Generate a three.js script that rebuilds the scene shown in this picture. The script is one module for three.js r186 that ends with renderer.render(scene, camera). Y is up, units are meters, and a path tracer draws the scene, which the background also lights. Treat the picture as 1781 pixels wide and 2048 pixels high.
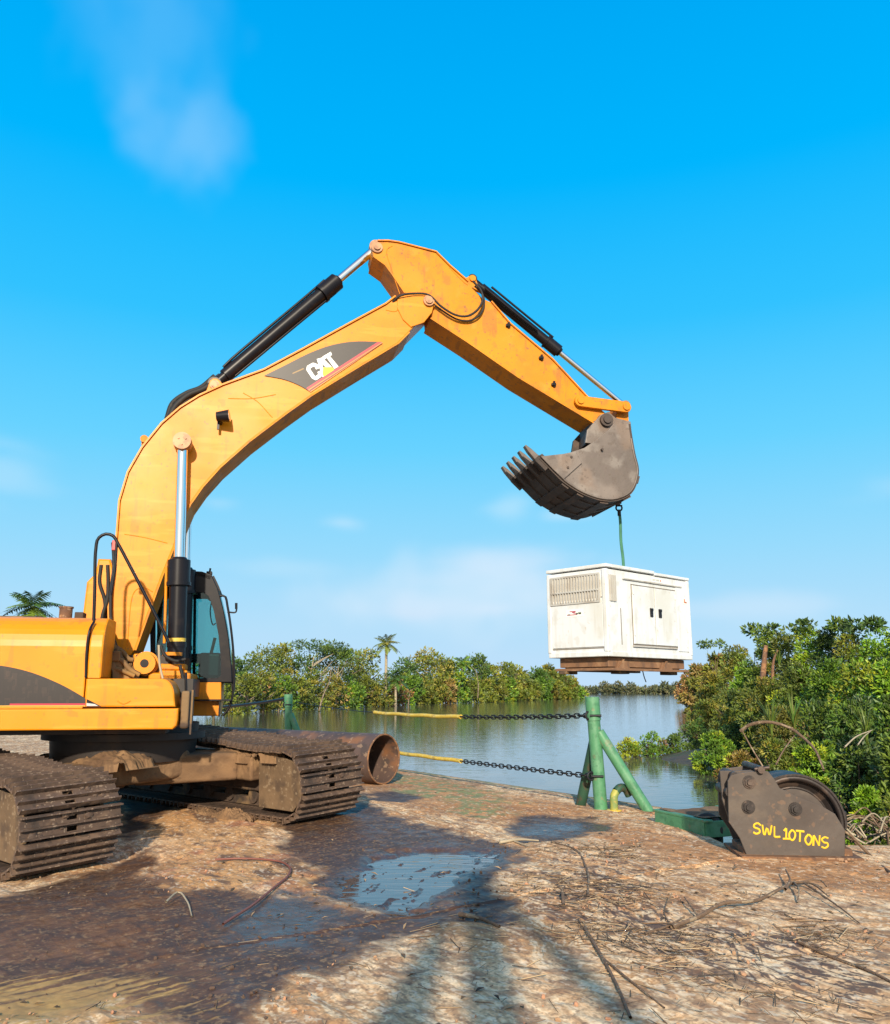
import * as THREE from 'three';
import { mergeGeometries } from 'three/addons/utils/BufferGeometryUtils.js';
import { RoundedBoxGeometry } from 'three/addons/geometries/RoundedBoxGeometry.js';
import { MarchingCubes } from 'three/addons/objects/MarchingCubes.js';

// ---------------------------------------------------------------- camera, sky, sun, exposure
const scene = new THREE.Scene();
const FPX = 1700, EYE = 1.56, PITCH = Math.atan(358 / FPX);      // focal length and centre in photograph pixels (1781 x 2048)
const camera = new THREE.PerspectiveCamera(2 * Math.atan(1024 / FPX) * 180 / Math.PI, 1781 / 2048, 0.05, 6000);
camera.position.set(0, EYE, 0);
camera.rotation.x = PITCH;
scene.add(camera);

const renderer = new THREE.WebGLRenderer({ antialias: true });
renderer.setSize(890, 1024);
renderer.toneMapping = THREE.LinearToneMapping;
renderer.toneMappingExposure = 1.2;
renderer.shadowMap.enabled = true;

// --- noise
const V3n = (x, y, z) => { const l = Math.hypot(x, y, z); return [x / l, y / l, z / l]; };
const fract = (x) => x - Math.floor(x);
function h2(x, y, s) { let n = Math.imul(x | 0, 374761393) ^ Math.imul(y | 0, 668265263) ^ Math.imul(s | 0, 1442695041); n = Math.imul(n ^ (n >>> 13), 1274126177); return ((n ^ (n >>> 16)) >>> 0) / 4294967296; }
function vn(x, y, per, s, py = per) {
  let x0 = Math.floor(x), y0 = Math.floor(y); const fx = x - x0, fy = y - y0, u = fx * fx * (3 - 2 * fx), v = fy * fy * (3 - 2 * fy);
  let x1 = x0 + 1, y1 = y0 + 1;
  if (per) { x0 = ((x0 % per) + per) % per; x1 = ((x1 % per) + per) % per; y0 = ((y0 % py) + py) % py; y1 = ((y1 % py) + py) % py; }
  const a = h2(x0, y0, s), b = h2(x1, y0, s), c = h2(x0, y1, s), d = h2(x1, y1, s);
  return a + (b - a) * u + (c - a) * v + (a - b - c + d) * u * v;
}
function fbm(x, y, oct, s, per = 0, py = per) { let r = 0, a = 0.5, t = 0; for (let i = 0; i < oct; i++) { r += a * vn(x, y, per, s + i, py); t += a; a *= 0.5; x *= 2; y *= 2; per *= 2; py *= 2; } return r / t; }
const sst = (a, b, x) => { const t = Math.min(1, Math.max(0, (x - a) / (b - a))); return t * t * (3 - 2 * t); };
const mix = (a, b, t) => a + (b - a) * t;
const mix3 = (a, b, t) => [mix(a[0], b[0], t), mix(a[1], b[1], t), mix(a[2], b[2], t)];
function rngOf(seed) { let s = seed >>> 0; return () => { s = (s + 0x6D2B79F5) >>> 0; let t = Math.imul(s ^ (s >>> 15), 1 | s); t = (t + Math.imul(t ^ (t >>> 7), 61 | t)) ^ t; return ((t ^ (t >>> 14)) >>> 0) / 4294967296; }; }
const toS = (c) => { c = Math.min(1, Math.max(0, c)); return Math.round(255 * (c <= 0.0031308 ? 12.92 * c : 1.055 * Math.pow(c, 1 / 2.4) - 0.055)); };
const lin = (r, g, b) => [r, g, b].map((c) => { c /= 255; return c <= 0.04045 ? c / 12.92 : Math.pow((c + 0.055) / 1.055, 2.4); });

// --- sky: computed air with thin cloud, lights the scene
{
  const W = 1024, H = 512, data = new Float32Array(W * H * 4);
  const stops = [[-90, [.30, .28, .24]], [-3, [.42, .50, .52]], [0, lin(196, 224, 250)], [4, lin(182, 224, 251)], [9, lin(152, 219, 253)], [16, lin(104, 210, 255)], [24, lin(50, 194, 255)], [33, lin(0, 181, 254)], [44, lin(0, 166, 244)], [58, lin(0, 128, 205)], [90, lin(4, 92, 160)]];
  const air = (el) => { for (let i = 0; i < stops.length - 1; i++) if (el <= stops[i + 1][0]) return mix3(stops[i][1], stops[i + 1][1], (el - stops[i][0]) / (stops[i + 1][0] - stops[i][0])); return stops[stops.length - 1][1]; };
  const R = Math.PI / 180;
  const SUN = V3n(-.3, 20, 48);
  // thin clouds: azimuth (deg right of the view), elevation, half sizes, strength, colour
  const clouds = [[-19, 34, 3.2, 2.5, .36, [.40, .72, 1]], [-21.8, 40, 4.0, 4.8, .28, [.22, .62, 1]],
    [2.5, 6.4, 8.5, 2.2, .5, [.76, .88, .99]], [3.5, 8.2, 4.5, 1.2, .4, [.80, .88, 1]], [9, 6, 5, .9, .35, [.82, .9, 1]], [-1, 5.4, 4, .9, .3, [.82, .88, 1]], [-15, 12, 1.3, .22, .4, [.8, .92, 1]], [-7, 11.1, 1.3, .35, .35, [.8, .92, 1]], [4.5, 12.2, 1.5, .8, .35, [.75, .92, 1]], [8.3, 11.6, 1.6, .35, .45, [.78, .92, 1]], [-2, 5, 1.6, .3, .3, [.7, .8, .95]],
    [-29, 13, 3, 1.5, .25, [.75, .9, 1]], [20, 5.2, 4, .8, .3, [.82, .9, 1]], [-11, 8, 3, .6, .2, [.8, .92, 1]], [31, 12, 4, 1, .2, [.75, .9, 1]], [60, 12, 14, 3, .4, [.8, .88, 1]], [-80, 15, 16, 3, .4, [.8, .88, 1]], [140, 10, 18, 3, .4, [.85, .88, .95]], [-150, 14, 14, 3, .3, [.85, .88, .95]]];
  for (let j = 0; j < H; j++) {
    const el = 90 - (j + 0.5) / H * 180;
    const base0 = air(el), ce = Math.cos(el * Math.PI / 180), se = Math.sin(el * Math.PI / 180);
    for (let i = 0; i < W; i++) {
      const az = (((i + 0.5) / W) * 360 + 90) % 360 - 180;    // degrees right of -z; equirect u = atan2(z, x) / 2pi + 0.5
      // whiter, brighter air round the sun, which stands behind the camera
      const a2 = az * Math.PI / 180, cs = ce * (Math.sin(a2) * SUN[0] - Math.cos(a2) * SUN[2]) + se * SUN[1], ang = Math.acos(Math.max(-1, Math.min(1, cs))) * 180 / Math.PI;
      let c = el > -3 ? mix3(base0, [1.25, 1.08, .86], .85 * Math.exp(-Math.pow(ang / 48, 2)) * (1 - sst(60, 100, ang))) : base0;
      if (el > 0) for (const [ca, ce, wa, we, st, col] of clouds) {
        let da = az - ca; if (da > 180) da -= 360; if (da < -180) da += 360;
        const d = Math.hypot(da / wa, (el - ce) / we); if (d > 1.9) continue;
        const n = fbm(az * .35 + 40, el * (we < 2 ? 1.5 : .35), 4, 11);
        c = mix3(c, col, st * (1 - sst(.1, 1.7, d + (n - .5) * 1.3)));
      }
      const k = ((H - 1 - j) * W + i) * 4; data[k] = c[0] / 1.2; data[k + 1] = c[1] / 1.2; data[k + 2] = c[2] / 1.2;   // the exposure is 1.2 data[k + 3] = 1;
    }
  }
  const sky = new THREE.DataTexture(data, W, H, THREE.RGBAFormat, THREE.FloatType);
  sky.mapping = THREE.EquirectangularReflectionMapping; sky.magFilter = THREE.LinearFilter; sky.minFilter = THREE.LinearFilter; sky.wrapS = THREE.RepeatWrapping; sky.needsUpdate = true;
  sky.name = 'sky';
  scene.background = sky; scene.environment = sky;
  scene.backgroundIntensity = 1; scene.environmentIntensity = 1;
}
const sun = new THREE.DirectionalLight(new THREE.Color(1, .87, .68), 5);
sun.position.set(-.3, 20, 47); sun.target.position.set(0, 0, -1); sun.castShadow = true; sun.shadow.radius = 2.6;
sun.shadow.mapSize.set(4096, 4096); Object.assign(sun.shadow.camera, { left: -30, right: 30, top: 30, bottom: -30, near: 1, far: 160 });
sun.name = 'sun'; scene.add(sun, sun.target);

// ---------------------------------------------------------------- helpers
const V3 = (x, y, z) => new THREE.Vector3(x, y, z);
const CT = Math.cos(PITCH), ST = Math.sin(PITCH);
const rayOf = (px, py) => { const x = (px - 890.5) / FPX, y = -(py - 1024) / FPX; return V3(x, y * CT + ST, y * ST - CT); };
const onY = (px, py, y = 0) => { const r = rayOf(px, py), t = (y - EYE) / r.y; return V3(r.x * t, y, r.z * t); };          // where a measured line of sight meets a level
const atZ = (px, py, dist) => { const r = rayOf(px, py), t = -dist / r.z; return V3(r.x * t, EYE + r.y * t, -dist); };     // ... or a distance
const used = {};
function numbered(n) { const k = used[n] = (used[n] ?? -1) + 1; return k ? n + '_' + String(k).padStart(3, '0') : n; }
function flat(g) { const n = g.index ? g.toNonIndexed() : g; for (const k of Object.keys(n.attributes)) if (!['position', 'normal', 'uv', 'color'].includes(k)) n.deleteAttribute(k); return n; }
// uv in metres from the dominant direction of each face
function uvm(geo) {
  const g = flat(geo); if (!g.attributes.normal) g.computeVertexNormals();
  const p = g.attributes.position, n = p.count, uv = new Float32Array(n * 2); const a = V3(), b = V3(), c = V3();
  for (let i = 0; i < n; i += 3) {
    a.fromBufferAttribute(p, i); b.fromBufferAttribute(p, i + 1); c.fromBufferAttribute(p, i + 2);
    const nx = Math.abs((b.y - a.y) * (c.z - a.z) - (b.z - a.z) * (c.y - a.y)), ny = Math.abs((b.z - a.z) * (c.x - a.x) - (b.x - a.x) * (c.z - a.z)), nz = Math.abs((b.x - a.x) * (c.y - a.y) - (b.y - a.y) * (c.x - a.x));
    const ax = nx > ny && nx > nz ? 0 : ny > nz ? 1 : 2;
    [a, b, c].forEach((v, k) => { uv[(i + k) * 2] = ax === 0 ? v.z : v.x; uv[(i + k) * 2 + 1] = ax === 1 ? v.z : v.y; });
  }
  g.setAttribute('uv', new THREE.BufferAttribute(uv, 2)); return g;
}
function obj(name, geos, m, parent = scene, keepUv = false) {
  let list = (Array.isArray(geos) ? geos : [geos]).map(flat);
  list = keepUv ? list : list.map(uvm);
  list.forEach((g) => { if (!g.attributes.normal) g.computeVertexNormals(); });
  const g = list.length > 1 ? mergeGeometries(list) : list[0];
  const o = new THREE.Mesh(g, m); o.name = parent === scene ? numbered(name) : name; o.castShadow = o.receiveShadow = true; parent.add(o); return o;
}
// alike pieces, each a mesh of its own
const each = (name, geos, m, parent) => geos.map((g) => obj(name, g, m, parent));
function group(name, parent = scene) { const g = new THREE.Group(); g.name = parent === scene ? numbered(name) : name; parent.add(g); return g; }
function tag(o, label, category, grp, kind) { o.userData = { label, category }; if (grp) o.userData.group = grp; if (kind) o.userData.kind = kind; return o; }
function struct(o, label) { o.userData = { kind: 'structure' }; if (label) o.userData.label = label; return o; }
const bx = (w, h, d, x = 0, y = 0, z = 0, r = 0) => (r ? new RoundedBoxGeometry(w, h, d, 2, r) : new THREE.BoxGeometry(w, h, d)).translate(x, y, z);
const YUP = V3(0, 1, 0);
function rod(a, b, r0, r1 = r0, seg = 20, open = false) { const d = b.clone().sub(a), g = new THREE.CylinderGeometry(r1, r0, d.length(), seg, 1, open); g.applyQuaternion(new THREE.Quaternion().setFromUnitVectors(YUP, d.clone().normalize())); const m = a.clone().add(b).multiplyScalar(.5); return g.translate(m.x, m.y, m.z); }
const cylZ = (r, z0, z1, x, y, seg = 24) => rod(V3(x, y, z0), V3(x, y, z1), r, r, seg);
function tube(pts, r, seg = 8, n) { const c = new THREE.CatmullRomCurve3(pts, false, 'centripetal'); return new THREE.TubeGeometry(c, n || pts.length * 6, r, seg, false); }
// tube along points with a radius that tapers
function taper(pts, r0, r1, seg = 6, n = 0) {
  const c = new THREE.CatmullRomCurve3(pts, false, 'centripetal'), N = n || pts.length * 4, g = new THREE.TubeGeometry(c, N, 1, seg, false), p = g.attributes.position, q = V3(), v = V3();
  for (let i = 0; i <= N; i++) { c.getPointAt(i / N, q); const r = mix(r0, r1, i / N); for (let j = 0; j <= seg; j++) { const k = i * (seg + 1) + j; v.fromBufferAttribute(p, k).sub(q).multiplyScalar(r).add(q); p.setXYZ(k, v.x, v.y, v.z); } }
  return g;
}
const shp = (pts, holes = []) => { const s = new THREE.Shape(pts.map((p) => new THREE.Vector2(p[0], p[1]))); for (const h of holes) s.holes.push(new THREE.Path(h.map((p) => new THREE.Vector2(p[0], p[1])))); return s; };
function ext(pts, z0, z1, bevel = 0, holes = []) { const g = new THREE.ExtrudeGeometry(shp(pts, holes), { depth: z1 - z0 - 2 * bevel, bevelEnabled: bevel > 0, bevelSize: bevel, bevelThickness: bevel, bevelOffset: -bevel, bevelSegments: 2, curveSegments: 8 }); return g.translate(0, 0, z0 + bevel); }
// band of plate following a polyline in x,y, from z0 to z1, thickness t to the left of travel
function strip(pts, z0, z1, t) {
  const n = pts.length, off = pts.map((p, i) => { const a = pts[Math.max(0, i - 1)], b = pts[Math.min(n - 1, i + 1)], dx = b[0] - a[0], dy = b[1] - a[1], l = Math.hypot(dx, dy) || 1; return [p[0] - dy / l * t, p[1] + dx / l * t]; });
  return ext([...pts, ...off.reverse()], z0, z1);
}
const smooth = (pts, n = 6) => { const c = new THREE.CatmullRomCurve3(pts.map((p) => V3(p[0], p[1], 0)), false, 'centripetal'); return c.getPoints(n * pts.length).map((p) => [p.x, p.y]); };

// ---------------------------------------------------------------- procedural materials
function dataTex(w, h, fn, color, size) {
  const d = new Uint8Array(w * h * 4);
  for (let j = 0; j < h; j++) for (let i = 0; i < w; i++) { const c = fn(i / w, j / h), k = (j * w + i) * 4; if (color) { d[k] = toS(c[0]); d[k + 1] = toS(c[1]); d[k + 2] = toS(c[2]); } else { const v = Math.round(255 * Math.min(1, Math.max(0, c))); d[k] = d[k + 1] = d[k + 2] = v; } d[k + 3] = 255; }
  const t = new THREE.DataTexture(d, w, h, THREE.RGBAFormat); if (color) t.colorSpace = THREE.SRGBColorSpace;
  t.wrapS = t.wrapT = THREE.RepeatWrapping; t.magFilter = THREE.LinearFilter; t.minFilter = THREE.LinearMipmapLinearFilter; t.generateMipmaps = true; t.needsUpdate = true;
  if (size) t.repeat.set(1 / size, 1 / size); return t;
}
// layers: [colour, frequency, threshold, softness, strength, stretchX, stretchY]
function mat(o) {
  const S = o.size || 2, R = o.res || 512;
  const map = dataTex(R, R, (u, v) => {
    let c = o.base; const m = fbm(u * 4, v * 4, 4, o.seed + 5, 4); c = c.map((x) => x * mix(1 - (o.vary ?? .2), 1 + (o.vary ?? .2), m));
    for (const [col, fr, th, so, st, sx = 1, sy = 1] of o.layers || []) { const n = fbm(u * fr * sx, v * fr * sy, 4, o.seed + fr * 3 + th * 100, fr * sx, fr * sy); c = mix3(c, col, st * sst(th, th + so, n)); }
    return c;
  }, true, S);
  const m = new THREE.MeshPhysicalMaterial({ map, roughness: o.rough ?? .6, metalness: o.metal ?? 0, side: o.side ?? THREE.FrontSide });
  if (o.roughVary) m.roughnessMap = dataTex(256, 256, (u, v) => (o.rough + o.roughVary * (fbm(u * 6, v * 6, 4, o.seed + 60, 6) - .5) * 2), false, S), m.roughness = 1;
  if (o.bump) { m.bumpMap = dataTex(R, R, (u, v) => fbm(u * (o.bumpF || 24), v * (o.bumpF || 24), 4, o.seed + 77, o.bumpF || 24), false, S); m.bumpScale = o.bump; }
  if (o.spec) m.specularIntensity = o.spec;
  if (o.coat) { m.clearcoat = o.coat; m.clearcoatRoughness = .2; }
  m.name = o.name || ''; return m;
}
const M = {
  yellow: mat({ seed: 1, size: 2.4, base: [.72, .246, .002], vary: .08, rough: .42, roughVary: .12, bump: .0008, bumpF: 5, coat: .12, spec: .6, layers: [[[.64, .20, .003], 5, .45, .3, .5], [[.40, .155, .02], 4, .6, .14, .4, 8, 1], [[.80, .34, .03], 3, .62, .1, .35, 1, 9], [[.38, .14, .015], 22, .7, .08, .4], [[.72, .27, .010], 9, .55, .3, .4], [[.25, .13, .06], 60, .76, .03, .5]] }),
  yellowWorn: mat({ seed: 3, size: 2, base: [.66, .23, .004], vary: .12, rough: .55, roughVary: .12, spec: .6, bump: .001, bumpF: 6, layers: [[[.52, .17, .012], 4, .42, .3, .55], [[.30, .12, .03], 4, .58, .14, .5, 7, 1], [[.33, .13, .03], 14, .58, .2, .5], [[.68, .30, .04], 11, .55, .3, .45], [[.16, .09, .05], 48, .72, .05, .6]] }),
  yellowMud: mat({ seed: 5, size: 1.6, base: [.26, .145, .045], vary: .3, rough: .85, bump: .006, layers: [[[.15, .09, .045], 6, .42, .3, .7], [[.07, .042, .028], 12, .52, .2, .8]] }),
  black: mat({ seed: 7, size: 1, res: 256, base: [.009, .008, .011], vary: .3, rough: .34, spec: .5, layers: [[[.022, .017, .016], 10, .55, .25, .5]] }),
  rubber: mat({ seed: 8, size: 1, res: 256, base: [.014, .013, .013], vary: .3, rough: .7, layers: [[[.06, .05, .04], 9, .58, .15, .5]] }),
  chrome: new THREE.MeshPhysicalMaterial({ color: new THREE.Color(.82, .84, .86), metalness: 1, roughness: .13 }),
  track: mat({ seed: 9, size: 1.4, base: [.095, .060, .043], vary: .35, rough: .72, roughVary: .2, bump: .006, bumpF: 26, layers: [[[.16, .10, .065], 9, .52, .14, .7], [[.035, .025, .02], 13, .58, .1, .6], [[.30, .22, .16], 60, .68, .05, .6]] }),
  dirt: mat({ seed: 11, size: 1.5, base: [.19, .11, .055], vary: .35, rough: .95, bump: .02, bumpF: 16, layers: [[[.09, .05, .03], 4, .38, .35, .7], [[.33, .2, .10], 9, .52, .3, .55], [[.10, .06, .035], 22, .6, .12, .5]] }),
  darkFrame: mat({ seed: 12, size: 1.5, base: [.07, .045, .032], vary: .35, rough: .85, bump: .008, layers: [[[.24, .15, .07], 6, .54, .15, .75], [[.02, .016, .014], 11, .55, .12, .6]] }),
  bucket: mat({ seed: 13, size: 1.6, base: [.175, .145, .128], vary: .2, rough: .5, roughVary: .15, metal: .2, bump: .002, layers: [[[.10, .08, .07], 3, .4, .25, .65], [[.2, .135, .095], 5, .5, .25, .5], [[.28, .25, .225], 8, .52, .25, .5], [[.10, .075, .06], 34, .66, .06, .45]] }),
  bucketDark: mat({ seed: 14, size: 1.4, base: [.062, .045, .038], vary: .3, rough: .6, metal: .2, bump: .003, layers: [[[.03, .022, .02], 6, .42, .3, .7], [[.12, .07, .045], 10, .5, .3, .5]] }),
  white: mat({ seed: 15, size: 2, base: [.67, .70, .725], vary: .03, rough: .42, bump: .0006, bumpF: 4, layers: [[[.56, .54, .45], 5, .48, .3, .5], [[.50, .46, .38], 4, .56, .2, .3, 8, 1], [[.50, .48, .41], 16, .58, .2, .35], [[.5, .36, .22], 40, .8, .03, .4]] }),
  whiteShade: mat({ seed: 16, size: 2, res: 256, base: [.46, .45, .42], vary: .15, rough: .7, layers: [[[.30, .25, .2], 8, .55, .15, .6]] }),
  rust: mat({ seed: 17, size: 1.2, base: [.17, .085, .045], vary: .3, rough: .85, bump: .003, layers: [[[.32, .15, .06], 7, .5, .15, .7], [[.07, .04, .03], 13, .56, .12, .6], [[.4, .26, .16], 28, .66, .06, .6]] }),
  pipe: mat({ seed: 18, size: 1.5, base: [.095, .06, .05], vary: .3, rough: .7, bump: .003, layers: [[[.30, .12, .035], 3, .54, .2, .6], [[.055, .04, .036], 9, .52, .14, .7], [[.3, .2, .13], 24, .64, .08, .6]] }),
  green: mat({ seed: 19, size: .9, base: [.075, .235, .115], vary: .15, rough: .5, roughVary: .15, bump: .002, layers: [[[.12, .28, .16], 6, .5, .15, .6], [[.22, .19, .11], 11, .68, .1, .5], [[.04, .14, .07], 17, .6, .1, .5]] }),
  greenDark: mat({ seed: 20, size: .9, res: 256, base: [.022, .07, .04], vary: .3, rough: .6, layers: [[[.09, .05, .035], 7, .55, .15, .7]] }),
  ochre: mat({ seed: 21, size: .8, res: 256, base: [.62, .42, .05], vary: .2, rough: .55, layers: [[[.35, .24, .06], 9, .52, .15, .7], [[.75, .62, .2], 18, .6, .1, .5]] }),
  chain: mat({ seed: 22, size: .5, res: 128, base: [.016, .017, .022], vary: .3, rough: .55, metal: .4 }),
  winch: mat({ seed: 23, size: 1.3, base: [.078, .060, .050], vary: .22, rough: .62, roughVary: .15, bump: .002, layers: [[[.055, .04, .034], 5, .45, .3, .7], [[.12, .09, .068], 8, .55, .25, .5], [[.2, .11, .06], 20, .68, .08, .4]] }),
  winchDark: mat({ seed: 24, size: 1, res: 256, base: [.030, .023, .022], vary: .3, rough: .5, metal: .3, bump: .002, layers: [[[.12, .08, .06], 9, .56, .12, .6]] }),
  bark: mat({ seed: 25, size: 1, res: 256, base: [.20, .15, .10], vary: .35, rough: .95, bump: .02, layers: [[[.36, .31, .24], 7, .55, .1, .7], [[.07, .05, .035], 12, .56, .1, .7]] }),
  twig: mat({ seed: 26, size: .5, res: 256, base: [.15, .095, .06], vary: .4, rough: .95, bump: .01, layers: [[[.34, .26, .17], 9, .58, .1, .7]] }),
  palePole: mat({ seed: 27, size: .6, res: 256, base: [.36, .30, .21], vary: .3, rough: .9 }),
  hose: mat({ seed: 28, size: .5, res: 128, base: [.2, .07, .05], vary: .3, rough: .6 }),
  strap: mat({ seed: 29, size: .3, res: 128, base: [.045, .17, .10], vary: .3, rough: .85 }),
  bankMud: mat({ seed: 30, size: 5, base: [.075, .058, .038], vary: .4, rough: .8, bump: .06, layers: [[[.05, .06, .018], 6, .5, .15, .8], [[.15, .11, .07], 14, .6, .1, .5]] }),
  pin: mat({ seed: 37, size: .5, res: 128, base: [.40, .20, .10], vary: .25, rough: .5, metal: .2, layers: [[[.2, .1, .06], 9, .5, .2, .6]] }),
  ventPaint: mat({ seed: 39, size: .4, res: 128, base: [.34, .33, .07], vary: .2, rough: .6, layers: [[[.12, .22, .08], 5, .5, .2, .7], [[.55, .34, .08], 9, .6, .15, .5]] }),
  grime: mat({ seed: 34, size: 1.4, base: [.028, .021, .018], vary: .3, rough: .6, layers: [[[.10, .05, .018], 5, .56, .25, .4], [[.015, .012, .013], 11, .55, .1, .6]] }),
  leaf: new THREE.MeshStandardMaterial({ vertexColors: true, roughness: .55, side: THREE.DoubleSide }),
  glass: new THREE.MeshPhysicalMaterial({ color: new THREE.Color(.55, .80, .80), transmission: 1, thickness: 0, roughness: .03, ior: 1.5 }),
  red: new THREE.MeshStandardMaterial({ color: new THREE.Color(.5, .03, .03), roughness: .4 }),
  lens: new THREE.MeshPhysicalMaterial({ color: new THREE.Color(.75, .75, .72), roughness: .15, metalness: .6 }),
};

// ---------------------------------------------------------------- the barge deck: rectangle aligned with its edge
const Q = V3(2.4, 0, -13), DX = .553, DZ = .833;                          // a point of the edge, the edge's direction
const st = (x, z) => [-(x - Q.x) * DZ + (z - Q.z) * DX, (x - Q.x) * DX + (z - Q.z) * DZ];
const xz = (s, t) => [Q.x - DZ * s + DX * t, Q.z + DX * s + DZ * t];
const edgeS = (t) => t < 1.0 ? 0 : t < 1.28 ? mix(0, .43, (t - 1) / .28) : t < 3.97 ? mix(.43, 1.97, (t - 1.28) / 2.69) : t < 4.02 ? mix(1.97, .7, (t - 3.97) / .05) : t < 5.63 ? mix(.7, -1.79, (t - 4.02) / 1.61) : -1.79;
// matter on the deck: wet mud, puddles, dry clay, moss, brown silt, given as outlines measured on the photograph
const gp = (pts) => pts.map(([x, y]) => { const p = onY(x, y); return [p.x, p.z]; });
function sdPoly(P, x, z) {
  let d = 1e9, inside = false;
  for (let i = 0, j = P.length - 1; i < P.length; j = i++) {
    const ex = P[j][0] - P[i][0], ez = P[j][1] - P[i][1], wx = x - P[i][0], wz = z - P[i][1], k = Math.min(1, Math.max(0, (wx * ex + wz * ez) / (ex * ex + ez * ez)));
    d = Math.min(d, (wx - ex * k) ** 2 + (wz - ez * k) ** 2);
    if ((P[i][1] > z) !== (P[j][1] > z) && x < ex * (z - P[i][1]) / ez + P[i][0]) inside = !inside;
  }
  return Math.sqrt(d) * (inside ? -1 : 1);
}
const WET = [
  gp([[-260, 1830], [0, 1780], [230, 1712], [300, 1690], [330, 1715], [290, 1755], [340, 1795], [440, 1785], [560, 1790], [690, 1822], [760, 1822], [840, 1832], [900, 1800], [925, 1812], [840, 1850], [710, 1902], [590, 1955], [530, 1985], [525, 2020], [600, 2120], [200, 2200], [330, 2060], [250, 1995], [-20, 2040], [-500, 2080]]),
  gp([[560, 1655], [640, 1628], [700, 1616], [780, 1640], [880, 1668], [1010, 1690], [1050, 1722], [1010, 1780], [1010, 1850], [930, 1840], [900, 1810], [830, 1832], [720, 1822], [650, 1770], [640, 1730], [560, 1695]]),
  gp([[1010, 1652], [1060, 1634], [1190, 1636], [1225, 1660], [1150, 1682], [1050, 1690]]),
  gp([[720, 1598], [790, 1592], [850, 1603], [800, 1615], [740, 1612]]),
  gp([[250, 1560], [560, 1555], [520, 1590], [400, 1600], [300, 1640], [245, 1690]]),
];
const PUD = [
  gp([[676, 1770], [735, 1718], [860, 1698], [1000, 1702], [1018, 1722], [960, 1752], [870, 1788], [826, 1830], [730, 1822], [684, 1795]]),
  gp([[415, 1850], [560, 1790], [690, 1836], [640, 1880], [540, 1900], [450, 1885]]),
  gp([[1040, 1668], [1075, 1646], [1180, 1646], [1195, 1660], [1130, 1676]]),
];
const SHEEN = PUD.splice(1);
const CLAY = [gp([[250, 1640], [350, 1602], [530, 1608], [570, 1640], [550, 1690], [610, 1720], [690, 1800], [560, 1782], [440, 1775], [330, 1790], [290, 1752], [330, 1700]])];
const SILT = [gp([[1180, 1640], [1420, 1680], [1520, 1725], [1700, 1722], [1900, 1760], [1900, 1830], [1650, 1790], [1400, 1735], [1200, 1690], [1030, 1640], [1060, 1628]]), gp([[600, 1500], [1000, 1585], [1180, 1615], [1180, 1650], [860, 1640], [700, 1600]])];
const MOSS = [gp([[790, 1550], [1010, 1588], [1040, 1610], [960, 1640], [860, 1605], [800, 1585]])];
const PALE = [gp([[-200, 2010], [330, 1945], [300, 2060], [-400, 2200]])];
const FLECK = [gp([[1120, 1700], [1260, 1700], [1300, 1800], [1480, 1850], [1781, 1880], [1781, 2048], [1500, 1990], [1200, 1900], [1050, 1800]])];
const GS = [-6, 17], GT = [-28, 17], GW = 460, GH = 900;
const field = (polys) => { const a = new Float32Array(GW * GH); for (let j = 0; j < GH; j++) for (let i = 0; i < GW; i++) { const [x, z] = xz(mix(GS[0], GS[1], i / (GW - 1)), mix(GT[0], GT[1], j / (GH - 1))); let d = 9; if (z > -24 && z < 0) for (const P of polys) d = Math.min(d, sdPoly(P, x, z)); a[j * GW + i] = d; } return a; };
const F = { wet: field(WET), pud: field(PUD), sheen: field(SHEEN), clay: field(CLAY), silt: field(SILT), moss: field(MOSS), pale: field(PALE), fleck: field(FLECK) };
const look = (a, s, t) => { const x = Math.min(GW - 1.001, Math.max(0, (s - GS[0]) / (GS[1] - GS[0]) * (GW - 1))), y = Math.min(GH - 1.001, Math.max(0, (t - GT[0]) / (GT[1] - GT[0]) * (GH - 1))), i = x | 0, j = y | 0, u = x - i, v = y - j, k = j * GW + i; return mix(mix(a[k], a[k + 1], u), mix(a[k + GW], a[k + GW + 1], u), v); };
const PUDDLE_Y = -.018;
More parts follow.
